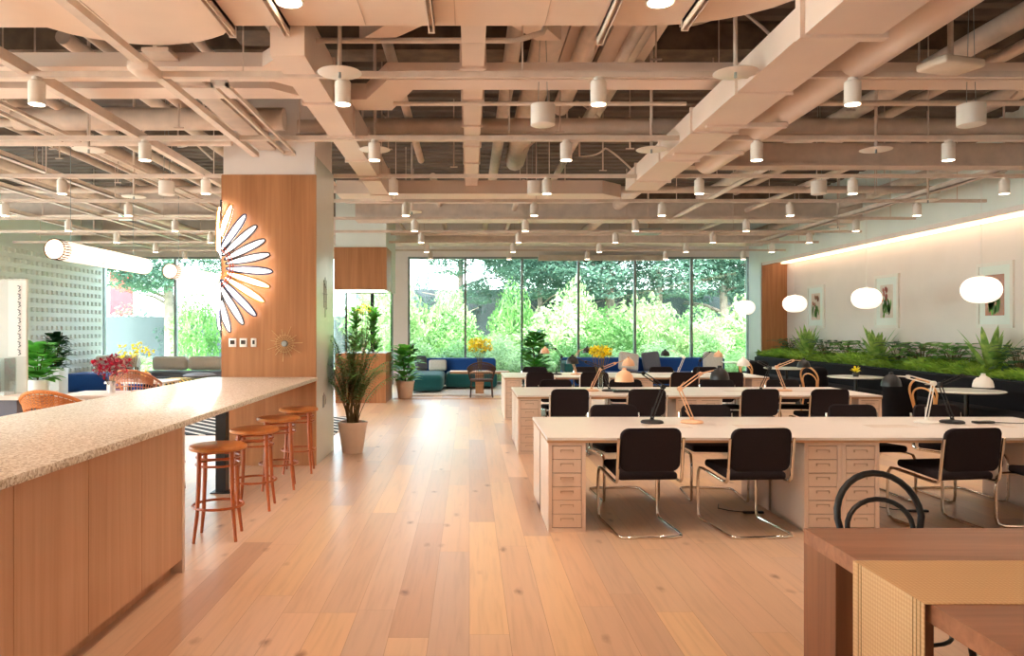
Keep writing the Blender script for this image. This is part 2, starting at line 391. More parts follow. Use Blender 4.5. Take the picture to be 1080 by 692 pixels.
# far wall : header, mullions, glass
struct(bxyz(XL, XR, YW, YW + .3, 3.62, ZC + .06).build('wall_far', 'wall'), 'pale header wall above the garden windows', 'wall')
struct(MB().box(-2.15, -1.74, YW - .05, YW + .3, 0, 3.62).build('wall_pier', 'wall'), 'white pier between the two banks of garden windows', 'wall')
def window_bank(name, xs, label, flip=0):
    mb = MB()
    for x in xs: mb.box(x - .03, x + .03, YW + .02, YW + .16, .06, 3.62)
    mb.box(xs[0] - .03, xs[-1] + .03, YW + .01, YW + .17, 3.56, 3.62); mb.box(xs[0] - .03, xs[-1] + .03, YW + .01, YW + .17, 0, .08)
    w = struct(mb.build(name, 'mullion'), label, 'window')
    for a, b in zip(xs[:-1], xs[1:]): bxyz(a + .03, b - .03, YW + .085, YW + .095, .08, 3.56).build('pane', 'glass', w)
window_bank('window_2', [-1.72 + 1.607 * i for i in range(7)], 'wide bank of tall garden windows across the far wall')
window_bank('window_3', [-10.38, -8.35, -6.3, -4.25, -2.17], 'bank of garden windows behind the left lounge')
tag(MB().rbox(1.95, 5.5, YW - .16, YW - .04, 3.5, 3.66, .01, 1).build('roller_blind_case', 'blind'), 'long cream roller blind case above the central windows', 'blind')

# column 1 with oak cladding
c = thing('column', 'square oak clad column at the end of the stone bar', 'column', (-2.32, 9.35, 0), kind='structure')
bxyz(-.54, .52, -.53, .58, 3.38, ZC).build('column_head', 'wall', c)
bxyz(-.53, .50, -.51, .58, 0, 3.38).build('column_core', 'wall', c)
bxyz(-.55, .54, -.55, -.51, 0, 3.38).build('oak_cladding', 'veneer', c)
bxyz(-.57, -.53, -.51, .6, 0, 3.38).build('oak_cladding', 'veneer', c)
bxyz(.50, .54, -.51, .6, 0, 3.6).build('gloss_side_panel', 'gloss', c)
# column 2 with hood, vitrine
c = thing('column', 'second column near the windows above the glass plant case', 'column', (-2.32, 16.9, 0), kind='structure')
bxyz(-.54, .54, -.7, 1.38, 2.42, ZC).build('column_head', 'wallg', c)
bxyz(-.56, .56, -.76, .2, 2.42, 3.32).build('oak_hood', 'veneer', c)
bxyz(-.04, .04, 1.2, 1.28, 0, 2.42).build('steel_post', 'darkmetal', c)
c = thing('plant_display_case', 'oak plinth with a glass case full of green plants', 'display case', (-2.32, 16.55, 0))
bxyz(-.54, .54, -.4, .95, 0, 1.06).build('plinth', 'veneer', c)
MB().box(-.54, .54, -.4, -.388, 1.06, 2.415).box(.528, .54, -.388, .95, 1.06, 2.415).box(-.54, -.528, -.388, .95, 1.06, 2.415).build('glass_case', 'caseglass', c)
MB().box(.50, .54, .93, .97, 1.06, 2.415).build('case_post', 'darkmetal', c); MB().box(-.54, -.5, .93, .97, 1.06, 2.415).build('case_post', 'darkmetal', c)
MB().box(-.5, .5, -.3, .4, 2.395, 2.415).build('lit_panel', emis('case_light_glow', (255, 250, 235), 5), c)

# ------------------------------------------------------------------ near soffit (curved edge)
pts = [(XL, YB), (XL, 5.3)]
pts += [(-2.95, 5.3)]
for i in range(1, 12):
    t = i / 12; pts.append((-2.95 + 1.3 * t, 5.3 + .33 * math.sin(PI * t) ** .7))
pts += [(-1.65, 5.27), (1.2, 5.27)]
for i in range(1, 9):
    q = PI / 2 * i / 8; pts.append((1.2 + .95 * math.sin(q), 4.6 + .67 * math.cos(q)))
pts += [(2.25, 2.5), (2.6, YB)]
struct(MB().prism(pts, 3.7, 3.86).build('ceiling_soffit', 'stretch'), 'smooth painted soffit with a curved front edge overhead', 'ceiling')
mb = MB()
for x in (-5.2, -4.0, -2.5, -.72, -.1, .52): mb.box(x, x + .006, YB, 5.25, 3.697, 3.7)
struct(mb.build('trim_3', 'grout'), 'fine panel joints in the overhead soffit', 'trim')
def light(name, kind, loc, energy, color, parent=None, rot=(0, 0, 0), **kw):
    L = bpy.data.lights.new(name, kind); L.energy = energy; L.color = color
    for k, v in kw.items(): setattr(L, k, v)
    o = bpy.data.objects.new(name, L); col.objects.link(o); o.location = loc; o.rotation_euler = rot
    if parent: o.parent = parent
    return o
WARM = (1.0, .76, .585); SOFT = (1.0, .86, .74)
SPOT_W, DOWN_W = 48, 76
DL = [(-1.16, 4.88, 'left'), (1.23, 4.88, 'right'), (-3.9, 3.6, 0), (-1.2, 2.2, 0), (1.2, 2.2, 0), (-3.9, 0.6, 0), (-1.2, -.6, 0), (1.2, -.6, 0), (-6.6, 3.6, 0), (-6.6, .6, 0)]  # those without a side are out of view, added to fill the near area
for i, (x, y, s) in enumerate(DL):
    lab = 'round recessed downlight in the soffit edge above the aisle, nearer the %s' % ('bar' if s == 'left' else 'desks') if s else 'round unseen downlight added in the soffit overhead as warm fill light'
    d = thing('recessed_downlight', lab, 'ceiling light', (x, y, 3.7), group='recessed soffit downlights')
    MB().lathe([(.075, -.004), (.095, -.006), (.095, 0), (.075, 0)], 24).build('trim_ring', 'white', d)
    MB().lathe([(.078, -.0095), (.078, -.0065)], 24).build('lens', 'lampglow', d)
    light('downlight_beam', 'SPOT', (0, 0, -.03), DOWN_W, WARM, d, spot_size=math.radians(125), spot_blend=.8, shadow_soft_size=.07)
# surface luminaires on the soffit
for i, (x, y0, y1) in enumerate([(-1.65, 4.2, 5.30), (-1.27, 3.8, 5.36), (-.26, 4.5, 5.22), (.935, 4.0, 5.44), (1.47, 4.0, 5.18)]):
    z = 3.66
    d = tag(MB().box(x - .02, x - .012, y0, y1, z - .03, z + .04).box(x + .012, x + .02, y0, y1, z - .03, z + .04).box(x - .02, x + .02, y0, y1, z + .01, z + .04).box(x - .024, x + .024, y1 - .02, y1, z - .034, z + .04).build('slim_light_rail', 'pipe'),
            'slim painted track under the soffit edge, %s from the bar side' % ORD[i], 'light track', 'slim tracks under the soffit')

# ------------------------------------------------------------------ ceiling services
def C(n, mb, mat, label, cat, group=None): return tag(mb.build(n, mat), label, cat, group)
def duct_box(mb, x0, x1, y0, y1, z0, z1, fl=1.5):
    mb.box(x0, x1, y0, y1, z0, z1)
    if y1 - y0 > x1 - x0:
        y = y0 + fl
        while y < y1: mb.box(x0 - .02, x1 + .02, y, y + .03, z0 - .02, z1 + .02); y += fl
    else:
        x = x0 + fl
        while x < x1: mb.box(x, x + .03, y0 - .02, y1 + .02, z0 - .015, z1 + .02); x += fl
    return mb
# long ducts towards the window
C('hanging_duct', duct_box(MB(), -1.39, -1.15, 5.29, 11.4, 3.50, 3.86, 1.1), 'duct', 'long square duct above the aisle ending beside the oak column', 'duct')
C('hanging_duct', duct_box(MB(), -.06, .12, 5.3, 12.3, 3.74, 3.92, .9), 'duct', 'narrow duct running straight down the middle of the ceiling', 'duct')
mb = duct_box(MB(), 2.10, 2.52, 4.74, 10.2, 3.45, 3.66, 1.2); mb.box(2.08, 2.56, 2.6, 4.74, 3.42, 3.7); mb.box(2.05, 2.6, 4.70, 4.77, 3.40, 3.72); mb.box(2.16, 2.9, 6.9, 6.96, 3.43, 3.47); mb.box(2.16, 2.9, 8.0, 8.06, 3.43, 3.47)
C('hanging_duct', mb, 'duct', 'broad rectangular duct over the left end of the desks', 'duct')
C('ventilation_pipe', MB().tube([(2.90, 2.6, 3.63), (2.90, 9.25, 3.63)], .155, 24), 'duct', 'fat round pipe beside the broad duct over the desks', 'pipe')
C('steel_joist', MB().box(-2.44, -2.24, 5.64, 8.79, 3.87, 3.90).box(-2.355, -2.325, 5.64, 8.79, 3.69, 3.87).box(-2.44, -2.24, 5.64, 8.79, 3.66, 3.69), 'steel', 'painted steel joist running to the head of the oak column', 'beam')
# cross ducts
oct_ = MB().prism([(-3.7, 5.88), (-1.55, 5.88), (-1.39, 5.7), (-1.39, 6.6), (-1.55, 6.22), (-3.7, 6.22)], 3.6, 3.74)
C('hanging_duct', MB().prism([(-8.5, 5.86), (-1.6, 5.86), (-1.38, 5.6), (-1.38, 6.45), (-1.6, 6.22), (-8.5, 6.22)], 3.62, 3.73), 'duct', 'flat cross duct over the bar joining the long square duct', 'duct')
C('hanging_duct', MB().prism([(-8.5, 6.45), (-1.7, 6.45), (-1.4, 6.75), (-8.5, 6.75)], 3.64, 3.75), 'duct', 'second flat cross duct just behind the one over the bar', 'duct')
C('hanging_duct', MB().prism([(-1.1, 7.0), (-.95, 7.0), (-.7, 6.45), (-.45, 6.45), (7.9, 6.45), (7.9, 6.72), (-.5, 6.72), (-.75, 7.35), (-1.1, 7.35)], 3.71, 3.86), 'duct', 'cross duct with an angled kink above the aisle', 'duct')
C('hanging_duct', MB().prism([(-.9, 6.2), (-.35, 5.5), (.35, 5.5), (.75, 6.2), (.55, 6.2), (.2, 5.72), (-.2, 5.72), (-.65, 6.2)], 3.95, 4.12), 'duct', 'bent duct yoke around the middle duct', 'duct')
# big cross beams
C('cross_beam', MB().box(2.55, XN, 9.35, 9.5, 3.62, 3.88).box(2.55, XN, 9.3, 9.56, 3.59, 3.62), 'steel', 'deep painted cross beam over the desks towards the niche', 'beam')
mb = MB().prism([(-2.0, 11.4), (2.0, 11.4), (2.35, 11.75), (2.35, 12.15), (2.0, 12.3), (-2.0, 12.3)], 3.62, 3.82)
C('hanging_duct', mb, 'duct', 'wide flat cross duct in the middle distance with chamfered end', 'duct')
C('cross_beam', MB().box(-8.9, -2.9, 14.4, 14.6, 3.75, 4.2).box(-8.9, -2.9, 14.3, 14.8, 3.72, 3.75), 'paint', 'deep cross beam above the left lounge', 'beam')
C('cross_beam', MB().box(-2.3, XR, 15.3, 15.5, 3.8, 4.15).box(-2.3, XR, 15.2, 15.7, 3.77, 3.8), 'paint', 'pale cross beam spanning in front of the garden windows', 'beam')
C('hanging_duct', duct_box(MB(), -1.7, 7.6, 18.6, 19.0, 3.7, 3.98, 1.4), 'paint', 'low duct parallel to the garden windows', 'duct')
C('hanging_duct', MB().tube([(XL + .1, 20.3, 3.95), (XR - .1, 20.3, 3.95)], .16, 16), 'paint', 'round duct hugging the header wall above the windows', 'duct')
# round cross pipes
C('hanging_pipe', MB().tube([(-2.0, 8.9, 3.95), (7.9, 8.9, 3.95)], .11, 18), 'pipe', 'fat round cross pipe above the desks', 'pipe')
C('hanging_pipe', MB().tube([(-2.0, 8.78, 3.80), (7.9, 8.78, 3.80)], .045, 12), 'pipe', 'thinner cross pipe tucked below the fat pipe above the desks', 'pipe')
C('hanging_pipe', MB().tube([(-8.8, 8.2, 3.82), (-5.0, 8.2, 3.82), (-4.85, 8.2, 3.84)], .05, 12).tube([(-4.9, 8.2, 3.86), (-2.0, 8.2, 3.86)], .12, 18), 'pipe', 'round cross pipe above the bar widening towards the column', 'pipe')
C('hanging_pipe', MB().tube([(-9.6, 8.3, 3.64), (-2.6, 8.3, 3.64)], .05, 12), 'pipe', 'lower slim cross pipe above the bar', 'pipe')
C('hanging_pipe', MB().tube([(-8.8, 7.35, 3.92), (-1.4, 7.35, 3.92)], .045, 10), 'pipe', 'thin cross pipe high behind the flat ducts', 'pipe')
C('hanging_pipe', MB().tube([(-1.35, 5.7, 3.76), (.35, 5.7, 3.76), (.55, 5.7, 3.82), (.62, 5.7, 3.95), (.62, 5.7, 4.6)], .022, 10), 'pipe', 'thin pipe near the soffit that turns up beside the middle duct', 'pipe')
C('hanging_pipe', MB().tube([(-.7, 7.0, 3.67), (2.0, 7.0, 3.67)], .02, 10), 'pipe', 'thin cross pipe under the kinked duct', 'pipe')
C('hanging_pipe', MB().tube([(3.0, 7.35, 3.78), (7.9, 7.35, 3.78)], .028, 10), 'pipe', 'thin cross pipe above the right hand desks', 'pipe')
C('hanging_pipe', MB().tube([(XL + .1, 10.6, 3.72), (-2.9, 10.6, 3.72)], .035, 10), 'pipe', 'thin cross pipe beyond the bar at beam height', 'pipe')
C('hanging_pipe', MB().tube([(-9.8, 12.6, 3.9), (7.8, 12.6, 3.9)], .06, 12), 'pipe', 'long cross pipe halfway to the windows', 'pipe')
C('hanging_pipe', MB().tube([(-9.8, 17.2, 3.75), (7.8, 17.2, 3.75)], .05, 12), 'pipe', 'long cross pipe close to the windows', 'pipe')
# lengthwise pipes
LP = [(-7.6, 8.5, 20.5, 4.1, .06), (-6.7, 7.5, 20.5, 3.95, .09), (-5.9, 7, 20.4, 4.2, .05), (-5.2, 6.9, 14.2, 4.15, .12), (-4.4, 7.0, 20.4, 3.98, .055), (-3.7, 6.9, 14.2, 4.25, .07),
      (-3.1, 5.5, 8.6, 4.0, .05), (-2.6, 5.5, 20.4, 4.35, .05), (-1.75, 5.6, 20.4, 4.25, .035), (-.72, 5.6, 11.3, 4.1, .05), (.42, 5.5, 20.3, 4.3, .08), (.75, 5.4, 12.5, 4.35, .16), (1.12, 5.4, 9.3, 4.3, .1),
      (1.45, 5.5, 15.2, 4.15, .05), (1.62, 5.6, 11.0, 4.4, .1), (3.35, 3.5, 9.2, 4.1, .035), (3.75, 4.0, 12.5, 4.35, .1), (4.6, 5.0, 15.1, 4.2, .1), (5.3, 4.0, 15.1, 4.3, .06), (6.1, 5.0, 9.2, 4.25, .11), (4.0, 9.8, 15.1, 3.75, .035), (5.6, 9.7, 20.3, 3.98, .05), (7.5, 9.8, 20.3, 4.1, .1), (3.0, 9.8, 20.3, 4.1, .12), (.9, 12.5, 20.3, 4.0, .05), (-.6, 12.5, 20.3, 4.1, .06)]
for i, (x, y0, y1, z, r) in enumerate(LP):
    C('hanging_pipe', MB().tube([(x, y0, z), (x, y1, z)], r, 12), 'pipe', '%s ceiling pipe running towards the windows' % ('thick' if r > .08 else 'slim'), 'pipe', 'pipes running towards the windows' if r <= .08 else 'thick pipes running towards the windows')
# flat wide ducts high above aisle right
for i, (x0, x1) in enumerate([(.9, 1.2), (1.3, 1.75)]):
    C('hanging_duct', MB().box(x0 + .05, x1 + .1, 5.4, 8.7, 4.42, 4.6), 'duct', 'flat duct high above the aisle, %s the desks' % ('farther from' if i == 0 else 'closer to'), 'duct')
# slanted rails on the left that hold lights
C('cable_rail', MB().box(-3.37, -3.30, 4.3, 11.2, 3.5, 3.55).box(-3.36, -3.31, 4.3, 11.2, 3.55, 3.59), 'pipe', 'cable rail running lengthwise above the bar top', 'cable tray')
C('cable_rail', MB().box(-2.37, -2.30, 4.0, 8.3, 3.47, 3.52).rbox(-2.43, -2.26, 5.35, 5.6, 3.42, 3.5, .03, 2), 'pipe', 'cream rail with a junction bulge running to the column', 'cable tray')
C('cable_rail', MB().box(-1.98, -1.96, 5.8, 8.1, 3.45, 3.48).box(-1.87, -1.85, 5.8, 8.1, 3.45, 3.48).box(-1.98, -1.85, 8.05, 8.1, 3.44, 3.48).box(-1.98, -1.85, 5.8, 5.85, 3.45, 3.5), 'pipe', 'open double rail hanging beside the long square duct', 'cable tray')
C('cable_rail', MB().box(-4.45, -4.42, 6, 14, 3.62, 3.65).box(-4.25, -4.22, 6, 14, 3.62, 3.65), 'pipe', 'open double rail over the lounge side of the bar', 'cable tray')
for i, (x, y0, y1, z) in enumerate([(-5.75, 6, 14, 3.7), (-6.2, 7, 18, 3.62), (-7.0, 9, 19, 3.7), (-8.2, 10, 20, 3.66), (6.9, 9.8, 18.8, 3.62), (7.3, 9.6, 19.5, 3.75)]):
    C('channel_rail', MB().box(x - .05, x + .05, y0, y1, z, z + .015).box(x - .05, x - .035, y0, y1, z, z + .07).box(x + .035, x + .05, y0, y1, z, z + .07), 'paint',
      'slim U channel running lengthwise above the %s' % ('left lounge' if x < 0 else 'booths by the niche'), 'cable tray', 'channels above the %s' % ('left lounge' if x < 0 else 'booths'))
r9 = random.Random(11)
for i in range(34):
    x = r9.uniform(-8, 7); y = r9.uniform(5.9, 13); z = r9.uniform(3.7, 3.95)
    if -3.0 < x < -1.6 and y > 8.6: continue
    C('hanging_threaded_rod', MB().tube([(x, y, z), (x, y, ZC + .05)], .009, 6).box(x - .05, x + .05, y - .012, y + .012, z - .012, z), 'steel', 'thin threaded rod hanging from the ceiling deck', 'hanger rod', 'threaded rods between the pipes')
for i in range(16):
    x = r9.uniform(-7.5, 6.5); y = r9.uniform(5.8, 11); z = r9.uniform(3.85, 4.3); s_ = r9.choice((-1, 1)); P = []
    if -3.2 < x < -1.4: continue
    for k in range(15):
        t = k / 14; P.append((x + s_ * (.7 * t + .1 * math.sin(6 * t)), y + .5 * t * t, z + .35 * math.sin(3 * t) * (1 - t) + .3 * t))
    P.append((P[-1][0], P[-1][1], ZC + .05))
    C('hanging_conduit', MB().tube(P, .014, 7), 'pipe', 'thin flexible conduit looping between ceiling pipes', 'conduit', 'flexible conduits among the pipes')
# concrete beams of the slab
for i, y in enumerate((7.9, 11.6, 17.0)):
    C('slab_beam', bxyz(XL, XN, y, y + .35, 4.5, ZC + .02), 'concrete', 'concrete slab beam high above the pipes, %s from the soffit' % ORD[i], 'beam')
# mesh patch of fireproofing over column
C('fireproofing_patch', MB().rbox(-2.2, -1.5, 6.9, 7.3, 4.3, 4.99, .04, 2), 'concrete', 'rough sprayed fireproofing patch near the square duct', 'insulation')
# hangers (thin rods): one object per rail later
RY = [5.7, 7.6, 9.5, 11.35, 13.15, 14.95, 16.8, 18.55]
RX = [-6.95, -5.1, -3.25, -.95, .97, 2.88, 4.8, 6.7]
names = ['first row from the soffit', 'second row from the soffit', 'third row from the soffit', 'fourth row from the soffit', 'fourth row from the windows', 'third row from the windows', 'second row from the windows', 'row nearest the windows']
cols_ = ['over the far left lounge', 'over the left lounge', 'over the bar', 'over the aisle by the column', 'over the left end of the desks', 'over the middle of the desks', 'over the right of the desks', 'over the booths']
can0 = None
for j, y in enumerate(RY):
    z = 3.5
    x0, x1 = (XL + .3, XR - .2) if j > 1 else (-8.6, XR - .02)
    segs = [(x0, x1)] if j not in (1, 2) else [(x0, -2.95), (-1.7, x1)]
    if j == 2: segs = [(x0, -2.95), (-1.7, x1)]
    if j == 1: segs = [(x0, x1)]
    t = thing('light_rail', 'slim cross rail carrying spotlights, ' + names[j], 'light rail', (0, y, z), group=None)
    mb = MB()
    for a, b in segs:
        mb.box(a, b, -.022, .022, -.02, .025)
        k = a + .6
        while k < b: MB().tube([(k, 0, .02), (k, 0, ZC - z - .01)], .006, 5).build('hanger_rod', 'pipe', t); k += 2.1
    mb.build('rail', 'pipe', t)
    for i, x in enumerate(RX):
        if j == 0 and x in (-6.95, 6.7): continue
        if j in (2,) and x == -3.25 : x = -3.3
        if abs(x + 2.3) < .6 and 8.8 < y < 10: continue
        if can0 is None:
            can0 = thing('spotlight_can', '', 'ceiling spotlight', (x, y, 3.37))
            MB().lathe([(.052, -.09), (.06, -.09), (.06, .075), (.052, .085), (.02, .085)], 24).build('housing', 'can', can0)
            MB().lathe([(.053, -.0925), (.053, -.0905)], 24).build('lens', 'lampglow', can0)
            MB().cyl((0, 0, 0), .035, .085, .115, 16).build('mount', 'can', can0)
            o = can0
        else: o = copy_tree(can0)
        o.location = (x, y, 3.37); o['label'] = 'white cylinder spotlight %s, %s' % (cols_[i], names[j].replace('row', 'rail')); o['group'] = 'cylinder spotlights on the cross rails'
        light('spot_beam', 'SPOT', (0, 0, -.11), SPOT_W, WARM if j < 3 and x > -4 else SOFT, o, spot_size=math.radians(105), spot_blend=.9, shadow_soft_size=.05)
# discs on stems
for i, (x, y, z, lab) in enumerate([(-.94, 5.5, 3.45, 'above the aisle near the soffit'), (1.93, 5.5, 3.45, 'under the broad duct'), (-3.95, 7.87, 3.45, 'above the bar'), (-.98, 7.87, 3.45, 'between the long duct and middle duct'),
                             (1.89, 7.87, 3.45, 'over the near desk row'), (4.22, 7.87, 3.45, 'in front of the deep cross beam'), (6.65, 11.0, 3.45, 'over the booths'), (-4.6, 10.4, 3.4, 'over the left lounge'), (6.9, 14.2, 3.5, 'near the far end of the niche'), (-.9, 11.9, 3.42, 'under the wide flat duct')]):
    d = thing('sprinkler_disc', 'thin round sprinkler guard disc on a stem ' + lab, 'sprinkler', (x, y, z))
    MB().lathe([(.0, .012), (.155, .004), (.16, 0), (.155, -.003), (0, .004)], 28).build('disc', 'can', d)
    MB().cyl((0, 0, 0), .016, .01, ZC - z, 8).build('ceiling_mount', 'pipe', d)
    MB().lathe([(.0, -.04), (.012, -.035), (.01, .004)], 8).build('nozzle', 'mullion', d)
# drum speakers
for i, (x, y, z, r, lab) in enumerate([(.63, 6.5, 3.42, .105, 'nearest the soffit over the aisle'), (4.3, 6.5, 3.42, .11, 'over the near right desks'), (.88, 10.2, 3.48, .1, 'over the far left desks'), (4.7, 10.2, 3.48, .1, 'over the far right desks'), (-3.95, 9.9, 3.42, .1, 'over the left lounge beyond the bar')]):
    d = thing('drum_speaker', 'white drum shaped ceiling speaker hanging on wires ' + lab, 'speaker', (x, y, z))
    MB().lathe([(r - .012, -.085), (r, -.08), (r, .09), (0, .095)], 28).build('housing', 'can', d)
    MB().lathe([(0, -.078), (r - .012, -.078)], 24).build('grille', 'paint', d)
    MB().tube([(-.04, 0, .09), (-.01, 0, ZC - z)], .003, 5).tube([(.04, 0, .09), (.01, 0, ZC - z)], .003, 5).build('hanging_wires', 'mullion', d)
# wifi / projector
d = thing('hanging_projector', 'flat cream projector hanging on a pole over the right desks', 'projector', (3.52, 5.55, 3.52), .3)
MB().rbox(-.19, .19, -.13, .13, -.03, .03, .02, 3).build('housing', 'blind', d)
MB().box(-.08, .08, -.05, .05, .03, .06).cyl((0, 0, 0), .02, .06, ZC - 3.52, 10).build('mount', 'pipe', d)
d = thing('hanging_projector', 'dark projector hanging in front of the roller blind', 'projector', (3.75, 15.9, 3.62), 0)
MB().rbox(-.25, .25, -.16, .16, -.06, .05, .02, 3).build('housing', 'mullion', d)
MB().cyl((0, 0, 0), .02, .05, ZC - 3.62, 10).build('mount', 'pipe', d)
d = thing('security_camera', 'small dome security camera on a stem above the niche', 'camera', (7.4, 10.5, 3.58))
MB().lathe([(0, -.06), (.035, -.05), (.05, -.01), (.05, 0)], 16).build('dome', 'screen', d); MB().lathe([(.06, .001), (.06, .04), (.02, .05)], 16).cyl((0, 0, 0), .014, .05, ZC - 3.58, 8).build('mount', 'can', d)
# exit sign
d = thing('exit_sign', 'small lit green arrow exit sign hanging over the left lounge', 'sign', (-6.35, 14.0, 3.68))
MB().rbox(-.115, .115, -.02, .02, -.09, .09, .006, 2).build('box', 'exit', d)
MB().add([(-.08, -.0215, 0), (-.02, -.0215, .055), (-.02, -.0215, .02), (.07, -.0215, .02), (.07, -.0215, -.01), (-.01, -.0215, -.01), (.02, -.0215, -.045), (0, -.0215, -.06)], [(0, 7, 6, 5, 4, 3, 2, 1)]).build('arrow', 'exitgreen', d)
MB().tube([(-.09, 0, .09), (-.09, 0, ZC - 3.68)], .004, 5).tube([(.09, 0, .09), (.09, 0, ZC - 3.68)], .004, 5).build('wire', 'mullion', d)

# ------------------------------------------------------------------ globes
for i, (y, lab) in enumerate([(10.55, 'nearest the viewer, over the round table with the lamp'), (13.6, 'second from the near end of the booths'), (16.6, 'third, in front of the oak panel side'), (19.6, 'farthest, close to the garden windows')]):
    d = thing('globe_pendant_lamp', 'glowing ribbed white oval pendant lamp ' + lab, 'pendant lamp', (7.12, y, 2.13))
    prof = [(.005, -.185)] + [(.25 * math.cos(a) ** .75, .185 * math.sin(a)) for a in [(-PI / 2 + PI * k / 16) for k in range(1, 16)]] + [(.005, .185)]
    MB().lathe(prof, 40).build('shade', 'globe', d, sharp=80)
    MB().cyl((0, 0, 0), .004, .19, ZC - 2.13, 6).build('cord', 'white', d)
    MB().cyl((0, 0, 0), .03, .185, .21, 12).build('cap', 'white', d)
# pictures
def picture(y0, y1, z0, z1, kind, label):
    d = thing('framed_picture', label, 'picture', (XN, (y0 + y1) / 2, (z0 + z1) / 2)); w = (y1 - y0) / 2; h = (z1 - z0) / 2; f = .06
    MB().box(-.04, -.001, -w, -w + f, -h, h).box(-.04, -.001, w - f, w, -h, h).box(-.04, -.001, -w + f, w - f, -h, -h + f).box(-.04, -.001, -w + f, w - f, h - f, h).build('frame', 'white', d)
    bxyz(-.02, -.002, -w + f, w - f, -h + f, h - f).build('mat_board', 'wallg', d)
    r = random.Random(kind)
    iw, ih = w * .52, h * .62
    bxyz(-.024, -.021, -iw, iw, -ih, ih).build('print', ['stool', 'paint', 'pot'][kind], d)
    g = MB()
    for k in range(26): g.leaf((-.026, r.uniform(-iw * .7, iw * .7), r.uniform(-ih, -ih * .25)), (0, r.uniform(-.6, .6), 1), (1, 0, 0), ih * .5, ih * .16, 0, fold=0)
    g.build('painted_plants', 'leaf', d)
    g = MB()
    for k in range(9): g.lathe([(0, 0), (iw * .28, 0)], 8, (-.028 - k * .0002, 0, 0)) if 0 else g.add([(-.027, r.uniform(-iw, iw * .6), 0)] * 0, []) if 0 else g.leaf((-.027, r.uniform(-iw * .6, iw * .6), r.uniform(0, ih * .6)), (0, r.uniform(-1, 1), 1), (1, 0, 0), ih * .35, ih * .25, 0, fold=0)
    g.build('painted_flowers', ['navy', 'neonred', 'stool'][kind], d)
picture(12.0, 12.86, 1.6, 2.68, 0, 'white framed plant print nearest the viewer on the niche wall')
picture(15.2, 16.1, 1.6, 2.70, 1, 'white framed print of red flowers, middle of the niche wall')
picture(18.4, 19.3, 1.6, 2.66, 2, 'white framed print nearest the oak panel of the niche')

# ------------------------------------------------------------------ planter and plants
d = thing('planter_trough', 'long black planter trough along the niche', 'planter', (0, 0, 0))
bxyz(7.78, XN - .01, 6.0, 20.55, 0, .86).build('body', 'planter', d)
bxyz(7.82, XN - .05, 6.04, 20.5, .861, .875).build('soil_bed', 'soil', d)
mb = MB()
for k in range(26000):
    y = rnd.uniform(6.2, 20.4); x = rnd.uniform(7.74, 8.5); d_ = Vector((rnd.uniform(-.9, .6), rnd.uniform(-.8, .8), rnd.uniform(.5, 1.4)))
    hgt = .24 + .08 * math.sin(y * 2.1) + .05 * math.sin(y * 5.3 + 1)
    bm_ = MB  # noqa
    b0 = Vector((x, y, .86)); dn = d_.normalized(); L = hgt * rnd.uniform(.6, 1.25); sd = dn.cross(Vector((rnd.uniform(-1, 1), rnd.uniform(-1, 1), .2))).normalized() * .009
    m_ = b0 + dn * L * .55; e_ = b0 + dn * L - Vector((0.02, 0, L * .3))
    mb.add([b0 - sd, b0 + sd, m_ + sd * 1.6, m_ - sd * 1.6, e_], [(0, 1, 2, 3), (3, 2, 4)])
tag(mb.clampx(XN - .02).build('fern_groundcover_leaves', 'fern'), 'feathery bright green ground cover filling the niche planter', 'plants', kind='stuff')

def rosette(name, label, loc, n, L, W, mat, spread=.6, droop=.25, stemh=.0, seed=0, cat='plant', group=None, seg=5):
    r = random.Random(seed); d = thing(name, label, cat, loc, group=group); mb = MB()
    for k in range(n):
        a = 2.399 * k + r.uniform(-.2, .2); t = k / n; el = spread * (1.25 - t) + r.uniform(-.1, .1)
        dr = Vector((math.cos(a) * el, math.sin(a) * el, 1)); mb.leaf((.02 * math.cos(a), .02 * math.sin(a), stemh * t), dr, (0, 0, 1), L * r.uniform(.7, 1.1), W, droop, seg)
    mb.clampx(XN - .02 - loc[0]).build('leaves', mat, d, sharp=180)
    MB().tube([(0, 0, -.02), (0, 0, stemh + .05)], .018, 8).build('stalk', 'stem', d)
    return d
PL = [(8.2, 11.95, .80, 'variegated dracaena with long strap leaves under the near picture', 'strap'), (8.2, 15.3, .78, 'variegated dracaena with strap leaves under the middle picture', 'strap'), (8.2, 18.4, .76, 'variegated dracaena with strap leaves under the far picture', 'strap'), (8.3, 10.6, .70, 'tall dark strap leaved plant at the near end of the planter', 'darkleaf')]
for i, (x, y, L, lab, m) in enumerate(PL): rosette('dracaena_plant', lab, (x, y, .86), 20, L, .12, m, .6, .12, .15, i)
def broad(name, label, loc, n, L, W, mat, seed):
    r = random.Random(seed); d = thing(name, label, 'plant', loc); mb = MB(); st = MB()
    for k in range(n):
        a = r.uniform(0, 2 * PI); rr = r.uniform(.02, .34); h = r.uniform(.1, .46); p = Vector((math.cos(a) * rr * .7, math.sin(a) * rr * 1.3, h))
        st.tube([(0, 0, 0), (p.x * .6, p.y * .6, h * .7), tuple(p)], .004, 5)
        mb.leaf(p, (math.cos(a), math.sin(a), .35), (0, 0, 1), L * r.uniform(.7, 1.1), W * r.uniform(.7, 1.1), .35, 4, .1)
    mb.clampx(XN - .02 - loc[0]).build('leaves', mat, d, sharp=180); st.clampx(XN - .02 - loc[0]).build('stalks', 'stem', d); return d
